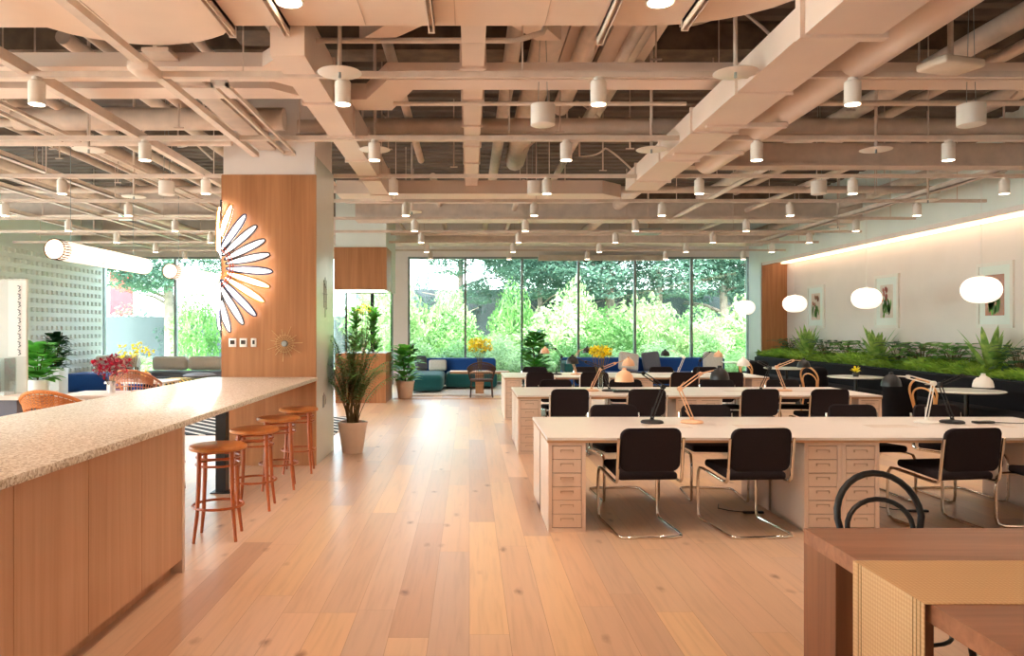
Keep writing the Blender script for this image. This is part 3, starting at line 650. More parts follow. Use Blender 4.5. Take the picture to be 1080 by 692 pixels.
BP = [(12.75, 46, .36, .2, 'leaf', 'broad leaved plant just behind the near dracaena'), (13.6, 46, .38, .22, 'leaf', 'glossy broad leaved plant between the near and middle pictures'),
      (14.35, 40, .36, .18, 'darkleaf', 'dark broad leaved plant close to the middle dracaena'), (16.3, 46, .36, .2, 'leaf', 'broad leaved plant just beyond the middle dracaena'), (17.3, 44, .36, .17, 'darkleaf', 'dark broad leaved plant between middle and far dracaenas'),
      (19.3, 44, .36, .16, 'darkleaf', 'blue green bushy plant beyond the far dracaena'), (11.2, 46, .3, .17, 'darkleaf', 'dark bushy plant beside the nearest round table'), (10.0, 40, .3, .16, 'leaf', 'leafy plant at the near end of the planter')]
for i, (y, n_, L, W_, m_, lab) in enumerate(BP): broad('broad_leaf_plant', lab, (8.12, y, .86), n_, L, W_, m_, 3 + i)

# booths
d = thing('banquette_bench', 'long dark banquette in front of the planter trough', 'bench', (0, 0, 0))
MB().rbox(7.62, 7.77, 6.2, 20.3, .0, .84, .03, 2).build('backrest', 'navy', d)
MB().rbox(7.18, 7.62, 6.2, 20.3, .3, .45, .04, 3).build('seat', 'navy', d)
MB().box(7.25, 7.62, 6.25, 20.25, 0, .3).build('plinth', 'planter', d)
for i, y in enumerate((9.0, 12.2, 15.2, 18.2)):
    d = thing('booth_divider', 'rounded dark upholstered booth divider, %s from the near end' % ORD[i], 'booth seat', (7.05, y, 0), group='rounded booth dividers')
    MB().rbox(-.38, .12, -.14, .14, 0, .82, .12, 4).build('backrest', 'navy', d)
    MB().rbox(-.36, .1, .15, .55, .3, .44, .05, 3).build('seat', 'navy', d); MB().box(-.3, .08, .17, .5, 0, .3).build('plinth', 'planter', d)
rt = None
for i, (y, lab) in enumerate([(10.65, 'holding the white dome lamp head, nearest the viewer'), (13.7, 'holding a small yellow potted flower'), (16.7, 'third along the booths'), (19.6, 'closest to the garden windows')]):
    if rt is None:
        rt = thing('round_table', '', 'table')
        MB().lathe([(.0, .70), (.45, .70), (.475, .712), (.475, .72), (.465, .727), (0, .727)], 40).build('table_top', 'gloss', rt)
        MB().cyl((0, 0, 0), .028, .02, .70, 14).build('stem', 'darkmetal', rt)
        MB().lathe([(.22, 0), (.22, .012), (.04, .025)], 28).build('base', 'darkmetal', rt); o = rt
    else: o = copy_tree(rt)
    o.location = (6.98, y, 0); o['label'] = 'round grey pedestal table ' + lab; o['group'] = 'round tables at the booths'
d = rosette('potted_flower', 'small pot with pale yellow flower on the second round table', (6.93, 13.6, .80), 14, .13, .045, 'yellow', 1.1, .3, .05, 9)
MB().lathe([(.045, -.072), (.06, .0), (.052, .0), (.04, -.02)], 16).build('pot', 'screen', d)

def bentwood(name, label, mat, loc, rz, seatmat=None, sc=1.0):
    d = thing(name, label, 'chair', loc, rz)
    MB().lathe([(0, .44), (.19, .44), (.205, .45), (.205, .465), (.19, .473), (0, .468)], 30).build('seat', seatmat or mat, d)
    for sx in (-1, 1):
        MB().tube([(sx * .14, .15, .45), (sx * .165, .185, .2), (sx * .18, .21, 0)], [.016, .014, .011], 10).build('leg', mat, d)
    # outer hoop continues into rear legs
    P = [(-.17, -.25, 0), (-.165, -.2, .2), (-.16, -.16, .45)] + [(.215 * math.cos(a) * 1.0, -.19 - .05 * math.sin(a), .70 + .2 * math.sin(a)) for a in [PI - PI * k / 14 for k in range(15)]] + [(.16, -.16, .45), (.165, -.2, .2), (.17, -.25, 0)]
    MB().tube(P, .0155, 10).build('back_hoop', mat, d)
    P = [(-.14, -.17, .45)] + [(.168 * math.cos(a), -.185 - .03 * math.sin(a), .65 + .13 * math.sin(a)) for a in [PI - PI * k / 12 for k in range(13)]] + [(.14, -.17, .45)]
    MB().tube(P, .012, 10).build('inner_hoop', mat, d)
    MB().tube([(.17 * math.cos(a), .17 * math.sin(a), .24) for a in [2 * PI * k / 24 for k in range(24)]], .009, 8, True).build('stretcher_ring', mat, d)
    return d
bentwood('bentwood_chair', 'light bentwood chair at the nearest round table', 'lightwood', (6.4, 10.45, 0), -PI / 2 + .3, 'lightwood')
bentwood('bentwood_chair', 'light bentwood chair at the second round table', 'lightwood', (6.3, 13.7, 0), -PI / 2 + .3, 'lightwood')
bentwood('bentwood_chair', 'light bentwood chair at the third round table', 'lightwood', (6.25, 16.7, 0), -PI / 2 + .3, 'lightwood')

# ------------------------------------------------------------------ desks
def cab_unit():
    d = thing('drawer_cabinet', '', 'cabinet')
    W, H, D = .292, .70, .66
    MB().box(-W / 2, -W / 2 + .03, 0, D, 0, H).box(W / 2 - .03, W / 2, 0, D, 0, H).box(-W / 2, W / 2, 0, D, 0, .03).box(-W / 2, W / 2, 0, D, H - .02, H).box(-W / 2, W / 2, D - .02, D, 0, H).build('body', 'cab', d)
    bxyz(-W / 2 + .03, W / 2 - .03, .018, .03, .03, H - .02).build('inner_panel', 'cabgroove', d)
    n = 6; z0, z1 = .034, H - .024; h = (z1 - z0) / n
    for k in range(n):
        dr = MB().rbox(-W / 2 + .034, W / 2 - .034, .004, .03, z0 + k * h + .0025, z0 + (k + 1) * h - .0025, .002, 1).build('drawer', 'cab', d)
        zc = z0 + (k + .62) * h
        MB().box(-.052, .052, -.006, .004, zc + .006, zc + .012).box(-.052, -.046, -.006, .004, zc - .008, zc + .006).box(.046, .052, -.006, .004, zc - .008, zc + .006).build('handle', 'handle', dr)
    return d
cab0 = None
ROWS = [(5.93, 7.32, 'front'), (9.62, 11.02, 'middle'), (13.25, 14.65, 'far')]
CX = [.765, 2.77, 3.065, 5.09]
CN = ['at the aisle end', 'left one of the central pair', 'right one of the central pair', 'at the booth end']
for (y0, y1, rn) in ROWS:
    dk = thing('shared_desk', 'long pale shared desk of the %s desk row' % rn, 'desk', (2.925, (y0 + y1) / 2, 0))
    hw, hd = 2.315, (y1 - y0) / 2
    MB().box(-hw, hw, -hd, hd, .722, .742).build('surface', 'laminate', dk)
    MB().box(-hw, hw, -hd, hd, .702, .7215).build('plywood_underside', 'plyedge', dk)
    for cx in (-1.2, -.4, .75, 1.6): MB().box(cx - .2, cx + .2, -.10, .10, .7422, .7436).build('cable_flap', 'paint', dk)
    for s in (-1, 1):
        for i, cx in enumerate(CX):
            if cab0 is None: cab0 = cab_unit(); o = cab0
            else: o = copy_tree(cab0)
            o.location = (cx, y0 + .01 if s < 0 else y1 - .01, 0); o.rotation_euler = (0, 0, 0 if s < 0 else PI)
            o['label'] = 'six drawer cabinet under the %s desk, %s, %s side' % (rn, CN[i], 'near' if s < 0 else 'window'); o['group'] = 'drawer cabinets under the desks'
    bxyz(.92, 2.62, (y0 + y1) / 2 - .01, (y0 + y1) / 2 + .01, .5, .70).build('modesty_panel', 'cab', None).parent = None
# re-tag modesty panels as parts of desk tops
for o in [o for o in bpy.data.objects if o.name.startswith('modesty_panel')]:
    bpy.data.objects.remove(o)

# cantilever chairs
def chair_unit():
    d = thing('cantilever_chair', '', 'chair')
    # seat
    mb = MB().rbox(-.235, .235, -.235, .255, 0, .055, .026, 4); 
    for i, v in enumerate(mb.v):
        x, y, z = v; t = (y + .235) / .49; mb.v[i] = (x * (1 - .02 * t), y, z + .425 + .03 * t + .012 * math.cos(x * 5) * (1 if z > .03 else 0))
    mb.build('seat', 'black', d, sharp=60)
    mb = MB().rbox(-.238, .238, -.018, .018, .0, .335, .065, 5, only='y')
    vs = []
    for v in mb.v:
        x, y, z = v; yy = y - .045 * (1 - (x / .24) ** 2) * 1 + .02; vs.append((x, yy - .275 - z * .12, z + .505))
    mb.v = vs
    # soften
    o = mb.build('backrest', 'black', d, sharp=60)
    bv = o.modifiers.new('b', 'BEVEL'); bv.width = .012; bv.segments = 3; bv.limit_method = 'ANGLE'
    P = []
    for s in (-1, 1):
        side = [(s * .252, -.305, .76), (s * .252, -.29, .66), (s * .252, -.272, .52), (s * .252, -.262, .445), (s * .252, -.235, .418), (s * .252, -.18, .415), (s * .252, .22, .44), (s * .252, .285, .435), (s * .252, .315, .40),
                (s * .252, .325, .33), (s * .252, .325, .08), (s * .252, .31, .03), (s * .25, .26, .0125), (s * .25, -.24, .0125), (s * .235, -.30, .0125), (s * .18, -.325, .0125)]
        P += side if s < 0 else side[::-1]
    MB().tube(P, .0125, 10).build('tube_frame', 'chrome', d)
    return d
ch0 = None
def put_chair(x, y, rz, label, group):
    global ch0
    if ch0 is None: ch0 = chair_unit(); o = ch0
    else: o = copy_tree(ch0)
    o.location = (x, y, 0); o.rotation_euler = (0, 0, rz); o['label'] = label; o['group'] = group
NEAR = [[1.36, 2.20, 3.80, None], [1.25, 2.2, 3.62, 4.50], [1.235, 2.18, 3.70, 4.5]]
FAR = [[1.45, 2.31, 3.80, 4.64], [1.30, 2.28, 3.64, 4.62], [1.30, 2.30, 3.78, 4.60]]
for r_, (y0, y1, rn) in enumerate(ROWS):
    for i, x in enumerate(NEAR[r_]):
        if x is None: continue
        rz = [.08, .09, .13, .0][i] if r_ == 0 else rnd.uniform(-.08, .08)
        put_chair(x, y0 + .14, rz, 'black cantilever chair, near side of the %s desk, %s from the aisle' % (rn, ORD[i]), 'cantilever chairs at the desks')
    for i, x in enumerate(FAR[r_]):
        put_chair(x, y1 - .10, PI + rnd.uniform(-.1, .1), 'black cantilever chair, window side of the %s desk, %s from the aisle' % (rn, ORD[i]), 'cantilever chairs at the desks')
put_chair(4.52, 5.80, PI / 2 - .1, 'black cantilever chair turned sideways at the right edge of the front row', 'cantilever chairs at the desks')

# desk lamps
def desk_lamp(x, y, pts, armmat, shademat, label, lit=False, ydir=0, r=.085):
    d = thing('desk_lamp', label, 'lamp', (x, y, .7436)); k = [Vector((px - x, ydir * i * .06, pz - .7436)) for i, (px, pz) in enumerate(pts)]
    MB().lathe([(.0, 0), (.1, 0), (.102, .012), (.09, .022), (.02, .03), (.014, .05), (0, .05)], 28).build('base', armmat, d)
    def arm(a, b, name):
        t = (b - a).normalized(); n_ = Vector((t.z, 0, -t.x)) * .013
        MB().tube([a + n_, b + n_], .0055, 8).tube([a - n_, b - n_], .0055, 8).tube([a - n_, a + (b - a) * .3 - n_ * 2.2], .003, 6).build(name, armmat, d)
    b0 = Vector((0, 0, .045)); arm(b0, k[0], 'lower_arm'); arm(k[0], k[1], 'upper_arm')
    MB().lathe([(0, -.02), (.022, -.018), (.022, .018), (0, .02)], 14, tuple(k[0]), axis='y').build('joint', armmat, d); MB().lathe([(0, -.015), (.016, -.014), (.016, .014), (0, .015)], 12, tuple(k[1]), axis='y').build('joint', armmat, d)
    MB().tube([k[1], (k[1] + k[2]) / 2 + Vector((0, 0, .03)), k[2] + Vector((0, 0, .055))], .006, 8).build('neck', armmat, d)
    prof = [(r, -.035), (r * .98, -.01), (r * .86, .025), (r * .6, .052), (r * .28, .068), (.018, .072), (.018, .09), (0, .092)]
    s = MB().lathe(prof + [(0, .088)] if 0 else prof, 28, tuple(k[2])).build('shade', shademat, d, sharp=60)
    sm = s.modifiers.new('s', 'SOLIDIFY'); sm.thickness = .003
    # remove closed underside by rebuilding without cap
    me = s.data; bm = bmesh.new(); bm.from_mesh(me)
    f = [f for f in bm.faces if len(f.verts) > 8 and f.calc_center_median().z < k[2].z - .03]; bmesh.ops.delete(bm, geom=f, context='FACES'); bm.to_mesh(me); bm.free()
    MB().lathe([(0, -.028), (.028, -.02), (.032, 0), (.02, .03), (0, .035)], 14, tuple(k[2])).build('bulb', 'bulb' if lit else 'white', s)
YA, YB_, YC = 6.85, 10.3, 13.95
desk_lamp(1.65, YA, [(1.75, 1.07), (1.57, 1.19), (1.40, 1.15)], 'darkmetal', 'peachmetal', 'black armed desk lamp with a peach dome shade, front row near the first chairs', r=.085)
desk_lamp(2.01, YA, [(1.90, 1.05), (2.09, 1.19), (2.26, 1.17)], 'peachmetal', 'darkmetal', 'peach armed desk lamp with a black shade, front row')
desk_lamp(4.13, YA, [(4.19, 1.10), (3.96, 1.16), (3.81, 1.11)], 'whitemetal', 'darkmetal', 'white armed desk lamp with its black shade lit, front row right', lit=True)
desk_lamp(4.36, YA, [(4.25, 1.09), (4.45, 1.17), (4.64, 1.10)], 'darkmetal', 'whitemetal', 'black armed desk lamp with a white dome shade, front row right')
desk_lamp(4.28, YB_, [(4.17, 1.07), (4.40, 1.16), (4.54, 1.10)], 'peachmetal', 'darkmetal', 'peach armed desk lamp with black shade, middle row right')
desk_lamp(3.96, YB_, [(4.08, 1.06), (3.93, 1.14), (3.72, 1.12)], 'darkmetal', 'whitemetal', 'black armed desk lamp with white shade, middle row right')
desk_lamp(1.66, YB_, [(1.78, 1.04), (1.98, 1.12), (2.16, 1.12)], 'peachmetal', 'peachmetal', 'peach desk lamp leaning away from the aisle, middle row')
desk_lamp(1.90, YB_, [(1.80, 1.06), (1.58, 1.14), (1.40, 1.15)], 'darkmetal', 'darkmetal', 'black desk lamp leaning towards the aisle, middle row')
desk_lamp(1.60, YC, [(1.70, 1.07), (1.58, 1.22), (1.39, 1.17)], 'darkmetal', 'peachmetal', 'black armed desk lamp with peach shade, far row near the aisle')
desk_lamp(1.96, YC, [(1.89, 1.0), (2.02, 1.18), (2.17, 1.18)], 'peachmetal', 'darkmetal', 'peach armed desk lamp with black shade, far row near the aisle')
desk_lamp(3.84, YC, [(3.95, 1.06), (3.75, 1.18), (3.60, 1.12)], 'whitemetal', 'darkmetal', 'white armed desk lamp with black shade, far row middle')
desk_lamp(4.2, YC, [(4.24, 1.0), (4.42, 1.16), (4.58, 1.10)], 'darkmetal', 'peachmetal', 'black armed desk lamp with peach shade, far row middle')

# things on desks
def flowers(name, label, loc, mat, n, R, H, L, vase='cleargl', vh=.2, seed=0, vr=.045):
    r = random.Random(seed); d = thing(name, label, 'flowers', loc)
    MB().lathe([(vr * .8, 0), (vr, .02), (vr * .9, vh * .7), (vr, vh), (vr * .85, vh), (vr * .75, vh * .7), (vr * .7, .02), (0, .015)], 20).build('vase', vase, d)
    st = MB(); pt = MB()
    for k in range(n):
        a = r.uniform(0, 2 * PI); e = r.uniform(0, 1) ** .5; q = Vector((R * e * math.cos(a), R * e * math.sin(a), H + R * .6 * r.uniform(-1, 1) * math.sqrt(max(0, 1 - e * e * .8))))
        if k < 18: st.tube([(0, 0, .03), (q.x * .3, q.y * .3, vh), tuple(q)], .003, 5)
        for m in range(6):
            pt.leaf(q, (r.uniform(-1, 1), r.uniform(-1, 1), r.uniform(-.3, 1)), (0, 0, 1), L, L * .45, .2, 2)
    st.build('stems', 'stem', d); pt.build('blossoms', mat, d, sharp=180); return d
flowers('yellow_flower_vase', 'round yellow bouquet in a glass vase on the middle desk row', (1.86, 10.75, .742), 'yellow', 110, .15, .52, .05, seed=1)
tag(MB().rbox(-.11, .11, -.06, .06, 0, .03, .01, 2).build('desk_tray', 'screen', None, (2.02, 10.1, .744)), 'small black tray on the middle desk row', 'tray')
tag(MB().box(-.1, .1, -.07, .07, 0, .006).build('paper_sheet', 'paper', None, (2.27, 10.15, .743), (0, 0, .2)), 'white paper lying right of the black tray', 'paper')
tag(MB().rbox(-.09, .09, -.035, .035, 0, .02, .006, 2).build('power_strip', 'screen', None, (4.62, 6.82, .744), (0, 0, .1)), 'black power strip beside the white dome lamp base', 'power strip')
tag(MB().tube([(4.72, 6.82, .75), (4.95, 6.78, .748), (5.02, 6.8, .75), (5.05, 6.85, .79), (5.1, 6.88, .79), (5.12, 6.86, .75)], .004, 6).build('power_cable', 'screen'), 'thin black cable trailing from the power strip', 'cable')
for i, (x, y) in enumerate([(2.45, 6.55), (3.9, 6.6)]):
    tag(MB().rbox(-.09, .09, -.02, .02, 0, .018, .006, 2).tube([(-.09, 0, .012), (-.18, .06, .008), (-.25, .16, .006), (-.2, .3, .006)], .004, 6).build('floor_socket_strip', 'darkmetal', None, (x, y, 0)),
        'small black socket strip on the floor under the front row, %s from the aisle' % ORD[i], 'power strip')

# ------------------------------------------------------------------ bar
d = thing('bar_cabinet', 'oak fronted bar cabinet under the stone top', 'cabinet', (0, 0, 0))
yb0, yb1 = 1.3, 4.95
MB().box(-2.96, -1.90, yb0, yb1, .1, .97).build('body', 'veneer_bar', d)
MB().box(-2.9, -1.94, yb0, yb1 - .02, 0, .1).build('plinth', 'veneer_bar', d)
k = 3.72
ys = [1.32, 1.92, 2.52, 3.12, 3.735, 4.345, 4.95]
for a, b in zip(ys[:-1], ys[1:]): MB().box(-1.90, -1.875, a + .002, b - .002, .09, .965).build('door', 'veneer_bar', d)
MB().box(-2.96, -1.872, yb1, yb1 + .04, 0, .971).build('end_panel', 'cab', d)
d = thing('stone_bar_top', 'long speckled stone bar top ending at the oak column', 'counter top', (0, 0, 0))
MB().rbox(-3.02, -1.76, 1.2, 8.80, .99, 1.03, .004, 2).build('slab', 'terrazzo', d)
MB().box(-2.98, -1.83, 1.3, 8.78, .972, .99).build('under_board', 'veneer_bar', d)
MB().box(-2.46, -2.36, 7.35, 7.45, .01, .972).box(-2.5, -2.32, 7.31, 7.49, 0, .01).build('support_post', 'darkmetal', d)
def stool_unit():
    d = thing('bar_stool', '', 'stool')
    MB().lathe([(0, .672), (.195, .672), (.212, .68), (.215, .695), (.208, .707), (.19, .712), (0, .708)], 36).build('seat', 'stoolseat', d)
    for k in range(4):
        a = PI / 4 + k * PI / 2; c, s = math.cos(a), math.sin(a)
        MB().tube([(.165 * c, .165 * s, .68), (.17 * c, .17 * s, .45), (.185 * c, .185 * s, .2), (.215 * c, .215 * s, 0)], [.0175, .017, .0155, .012], 10).build('leg', 'stool', d)
    for nm, z, r, rr in (('seat_ring', .62, .158, .009), ('seat_ring', .565, .162, .009), ('foot_ring', .25, .187, .01)):
        MB().tube([(r * math.cos(2 * PI * k / 28), r * math.sin(2 * PI * k / 28), z) for k in range(28)], rr, 8, True).build(nm, 'stool', d)
    return d
st0 = None
for i, (x, y) in enumerate([(-1.92, 5.80), (-1.91, 6.75), (-1.91, 7.6), (-1.90, 8.45)]):
    if st0 is None: st0 = stool_unit(); o = st0
    else: o = copy_tree(st0)
    o.location = (x, y, 0); o.rotation_euler = (0, 0, [.15, .1, .2, .12][i]); o['label'] = 'cherry wood bar stool on the aisle side, %s from the oak column' % ORD[3 - i]; o['group'] = 'bar stools along the stone bar'
for i, (x, y) in enumerate([(-3.05, 5.75), (-3.06, 6.75), (-3.05, 7.6)]):
    o = copy_tree(st0); o.location = (x, y, 0); o.rotation_euler = (0, 0, .3 * i); o['label'] = 'cherry wood bar stool on the lounge side, %s from the oak column' % ORD[2 - i]; o['group'] = 'bar stools along the stone bar'

# ------------------------------------------------------------------ on the column
cx, cz, yf = -3.0, 2.30, 8.80
d = thing('neon_flower_sign', 'large glowing flower of neon petals on the oak column edge', 'wall light', (cx, yf, cz))
pm = {'g': 'neongrey', 'n': 'neonnavy', 'y': 'neonyellow'}
for k, (deg, r1, cc) in enumerate([(84, .78, 'g'), (70, .77, 'y'), (55, .74, 'n'), (41, .73, 'g'), (26, .72, 'g'), (12, .72, 'g'), (-4, .735, 'n'), (-18, .74, 'y'), (-32, .755, 'y'), (-46, .78, 'n'), (-59, .77, 'g'), (-72, .79, 'g'), (-85, .8, 'g')]):
    a = math.radians(deg); r0, w = .2, .05; P = []; Pb = []
    for j in range(36):
        q = 2 * PI * j / 36; u = (r0 + r1) / 2 - (r1 - r0) / 2 * math.cos(q); v = w * math.sin(q) * (.5 + .5 * (u / r1))
        x_, z_ = max(.14, u * math.cos(a) - v * math.sin(a)), u * math.sin(a) + v * math.cos(a)
        P.append((x_, -.07, z_)); Pb.append((x_, -.056, z_))
    pt = MB().tube(P, .0105, 8, True).build('petal', pm[cc], d)
    MB().tube(Pb, .006, 8, True).build('back_glow', 'neonwhite', pt)
    n_ = len(P); MB().add([(p[0], -.035, p[2]) for p in P] + [(p[0], -.031, p[2]) for p in P], [tuple(range(n_)), tuple(range(n_, 2 * n_))] + [(j, (j + 1) % n_, n_ + (j + 1) % n_, n_ + j) for j in range(n_)]).build('petal_haze_panel', 'white', pt)  # white plate added inside each petal to stand in for the glow's haze
seqs = 'ynggggnyynggn'
for k in range(13):   # petals wrapping round the column's lounge side
    a = math.radians(82 - 13.7 * k); P = []; Pb = []
    for j in range(28):
        q = 2 * PI * j / 28; u = .46 - .26 * math.cos(q); v = .055 * math.sin(q) * (.6 + .4 * (u / .72))
        y_ = max(0.02, u * math.cos(a) - v * math.sin(a)); z_ = u * math.sin(a) + v * math.cos(a)
        P.append((.06, y_, z_)); Pb.append((.075, y_, z_))
    pt = MB().tube(P, .0095, 8, True).build('petal', pm[seqs[k]], d)
    MB().tube(Pb, .0065, 8, True).build('back_glow', 'neonwhite', pt)
for r in (.285, .25):
    MB().tube([(r * math.cos(a), -.085, r * math.sin(a)) for a in [-.96 + 1.92 * k / 20 for k in range(21)]], .008, 8).build('centre_ring', 'neonred', d)
d = thing('wall_art_starburst', 'small gold starburst ornament on the oak column', 'wall ornament', (-2.14, 8.80, 1.42))
sp = MB()
for k in range(22):
    a = 2 * PI * k / 22 + .05; r1 = [.21, .13, .17, .12][k % 4]
    sp.tube([(.04 * math.cos(a), -.02, .04 * math.sin(a)), (r1 * math.cos(a), -.02, r1 * math.sin(a))], .0035, 6)
sp.tube([(.1 * math.cos(2 * PI * k / 24), -.015, .1 * math.sin(2 * PI * k / 24)) for k in range(24)], .003, 6, True).build('rays', 'mirror', d)
MB().lathe([(0, -.04), (.032, -.038), (.036, -.03), (.036, 0)], 20, axis='y').build('centre_dial', 'mullion', d)
for i, x in enumerate((-2.745, -2.62, -2.50)):
    w_ = thing('wall_switch', 'small white control plate with dark display on the column, %s from the left' % ORD[i], 'switch', (x, 8.80, 1.43), group='control plates on the column')
    MB().rbox(-.043 if i < 2 else -.032, .043 if i < 2 else .032, -.012, 0, -.05, .05, .004, 2).build('plate', 'white', w_)
    MB().box(-.026 if i < 2 else -.013, .026 if i < 2 else .013, -.0135, -.011, -.018, .028).build('display', 'screen', w_)
# line drawings on the gloss side
X1 = -1.778
def doodle(label, y, z, strokes, s):
    mb = MB()
    for st in strokes: mb.tube([(X1 + .002, y + a * s, z + b * s) for a, b in st], .0028, 5)
    tag(mb.build('wall_line_drawing', 'neongrey'), label, 'wall drawing')
doodle('thin abstract line drawing high on the white side of the column', 9.35, 2.0,
       [[(-.2, .5), (-.2, -.4)], [(.0, .6), (.0, -.7)], [(.2, .5), (.2, -.45)], [(-.45, .05), (.45, .05)], [(-.2, .3), (.2, .3)], [(-.2, -.2), (.3, -.2)], [(-.3, .45), (.25, .2)], [(.2, -.4), (.45, -.4)]], .38)
doodle('tiny line drawing low on the white side of the column', 9.3, .72, [[(-.3, .2), (-.3, -.3)], [(-.1, .3), (-.1, -.3)], [(-.3, 0), (-.1, 0)], [(.1, .2), (.3, 0), (.2, -.2)]], .3)

# tube pendants
for i, (y0, y1, lab) in enumerate([(10.1, 12.95, 'nearer'), (14.0, 17.1, 'farther')]):
    d = thing('tube_pendant_lamp', 'long glowing white cylinder pendant over the left lounge, the %s of the two' % lab, 'pendant lamp', (-5.52, y0, 2.65))
    L = y1 - y0; r = .135
    MB().lathe([(.09, .0), (r, .03), (r, L - .06), (r * .8, L - .01), (0.01, L)], 28, axis='y').build('shade', 'tubeglow', d)
    rb = MB(); rc = MB()
    for k in range(22):
        a = 2 * PI * k / 22; rb.tube([(r * .99 * math.cos(a), -.01, r * .99 * math.sin(a)), (1.03 * r * math.cos(a), .16, 1.03 * r * math.sin(a))], .007, 6)
        rc.tube([(r * .8 * math.cos(a), L - .02, r * .8 * math.sin(a)), (1.02 * r * math.cos(a), L - .12, 1.02 * r * math.sin(a))], .004, 5)
    rb.tube([(r * 1.0 * math.cos(2 * PI * k / 28), -.012, r * 1.0 * math.sin(2 * PI * k / 28)) for k in range(28)], .008, 6, True)
    rb.build('end_ribs', 'rattandark', d); rc.build('far_end_ribs', 'stool', d)
    MB().lathe([(0, -.004), (r * .95, -.004)], 28, axis='y').build('end_cap', 'tubeglow', d)
    MB().tube([(r * 1.01 * math.cos(2 * PI * k / 28), L * .4, r * 1.01 * math.sin(2 * PI * k / 28)) for k in range(28)], .003, 5, True).build('seam', 'mullion', d)
    MB().tube([(0, .4, r), (0, .4, ZC - 2.65)], .004, 5).tube([(0, L - .5, r), (0, L - .5, ZC - 2.65)], .004, 5).build('wire', 'mullion', d)

# ------------------------------------------------------------------ potted plants
def pot(mb, r0, r1, h): return mb.lathe([(0, 0), (r0, 0), (r0 + .005, .01), (r1, h - .03), (r1 + .01, h - .03), (r1 + .01, h), (r1 - .015, h), (r1 - .02, h - .05), (0, h - .05)], 32)
d = thing('potted_palm', 'tall feathery palm in a pale pot beside the white column side', 'plant', (-1.50, 9.75, 0))
pot(MB(), .125, .185, .40).build('pot', 'pot', d); MB().cyl((0, 0, 0), .165, .34, .365, 24).build('soil', 'soil', d)
st = MB(); lf = MB(); r = random.Random(5)
for k in range(56):
    a = 2.399 * k + r.uniform(-.3, .3); u_ = (k + .5) / 56; ln = 1.22 - .62 * u_ + r.uniform(-.05, .05); out = .10 + .36 * u_ ** .6 + r.uniform(-.03, .05); b0 = Vector((.07 * math.cos(a * 3), .07 * math.sin(a * 3), .36)); pts = []
    for j in range(13):
        t = j / 12; pts.append(b0 + Vector((math.cos(a) * out * t ** 1.5, math.sin(a) * out * t ** 1.5, ln * t * (1 - .28 * t * t) * 1.38)))
    st.tube(pts, [.006 - .0004 * j for j in range(13)], 5)
    for j in range(4, 13):
        for s in (-1, 1):
            for q in (0, .5):
                if j == 12 and q: continue
                p = pts[j].lerp(pts[min(12, j + 1)], q); dr = (pts[min(12, j + 1)] - pts[j - 1]).normalized(); sd = dr.cross(Vector((math.sin(a), -math.cos(a), .4))).cross(dr).normalized() * s
                sd = Vector((-math.sin(a), math.cos(a), 0)) * s
                lf.leaf(p, dr * .55 + sd * 1.0 + Vector((0, 0, .15)), (0, 0, 1), .20 * (1.25 - .05 * j), .018, .5, 3)
for q_ in (st, lf): q_.v = [(max(-.255, v[0]), v[1], v[2]) for v in q_.v]
st.build('stalks', 'stem', d); lf.build('fronds', 'palm', d, sharp=180)
def fig(label, loc, potm, r0, r1, ph, H, W, n, mat, seed, square=False, L=.24):
    r = random.Random(seed); d = thing('potted_fig_plant', label, 'plant', loc)
    if square: MB().rbox(-r1, r1, -r1, r1, 0, ph, .02, 2).build('pot', potm, d)
    else: pot(MB(), r0, r1, ph).build('pot', potm, d)
    MB().cyl((0, 0, 0), r1 * .88, ph - .06, ph + (.004 if square else -.03), 20).build('soil', 'soil', d)
    st = MB(); lf = MB()
    for s in range(3):
        a0 = s * 2.1; top = Vector((W * .3 * math.cos(a0), W * .3 * math.sin(a0), H * (1 - .1 * s)))
        st.tube([(0, 0, ph - .04), (top.x * .4, top.y * .4, ph + (H - ph) * .5), tuple(top)], .011, 6)
    for k in range(n):
        a = r.uniform(0, 2 * PI); t = r.uniform(.05, 1); rr = W * (.2 + .55 * math.sin(PI * min(1, t * .9 + .08))) * r.uniform(.3, 1); z = ph + (H - ph) * t
        lf.leaf((rr * .55 * math.cos(a), rr * .55 * math.sin(a), z - .05), (math.cos(a), math.sin(a), r.uniform(.1, .9)), (0, 0, 1), L * r.uniform(.7, 1.15), L * .62, .3, 4, .12)
    st.build('stems', 'stem', d); lf.build('leaves', mat, d, sharp=180); return d
fig('bushy fiddle leaf plant in a pale pot beside the plant case', (-1.46, 17.25, 0), 'pot', .15, .21, .40, 1.25, .62, 150, 'fig', 1, L=.3)
fig('leafy fiddle leaf plant in a low white pot in the left lounge', (-9.05, 15.9, 0), 'whitepot', .18, .24, .52, 1.3, .7, 130, 'fig', 2, L=.4)
fig('dark green plant in a tall white square planter', (-9.5, 17.4, 0), 'whitepot', .2, .2, .68, 1.5, .55, 160, 'darkleaf', 3, True, L=.26)
fig('leafy green plant standing by the central garden window', (1.8, 20.7, 0), 'pot', .18, .24, .45, 1.5, .9, 220, 'fig', 6, L=.32)
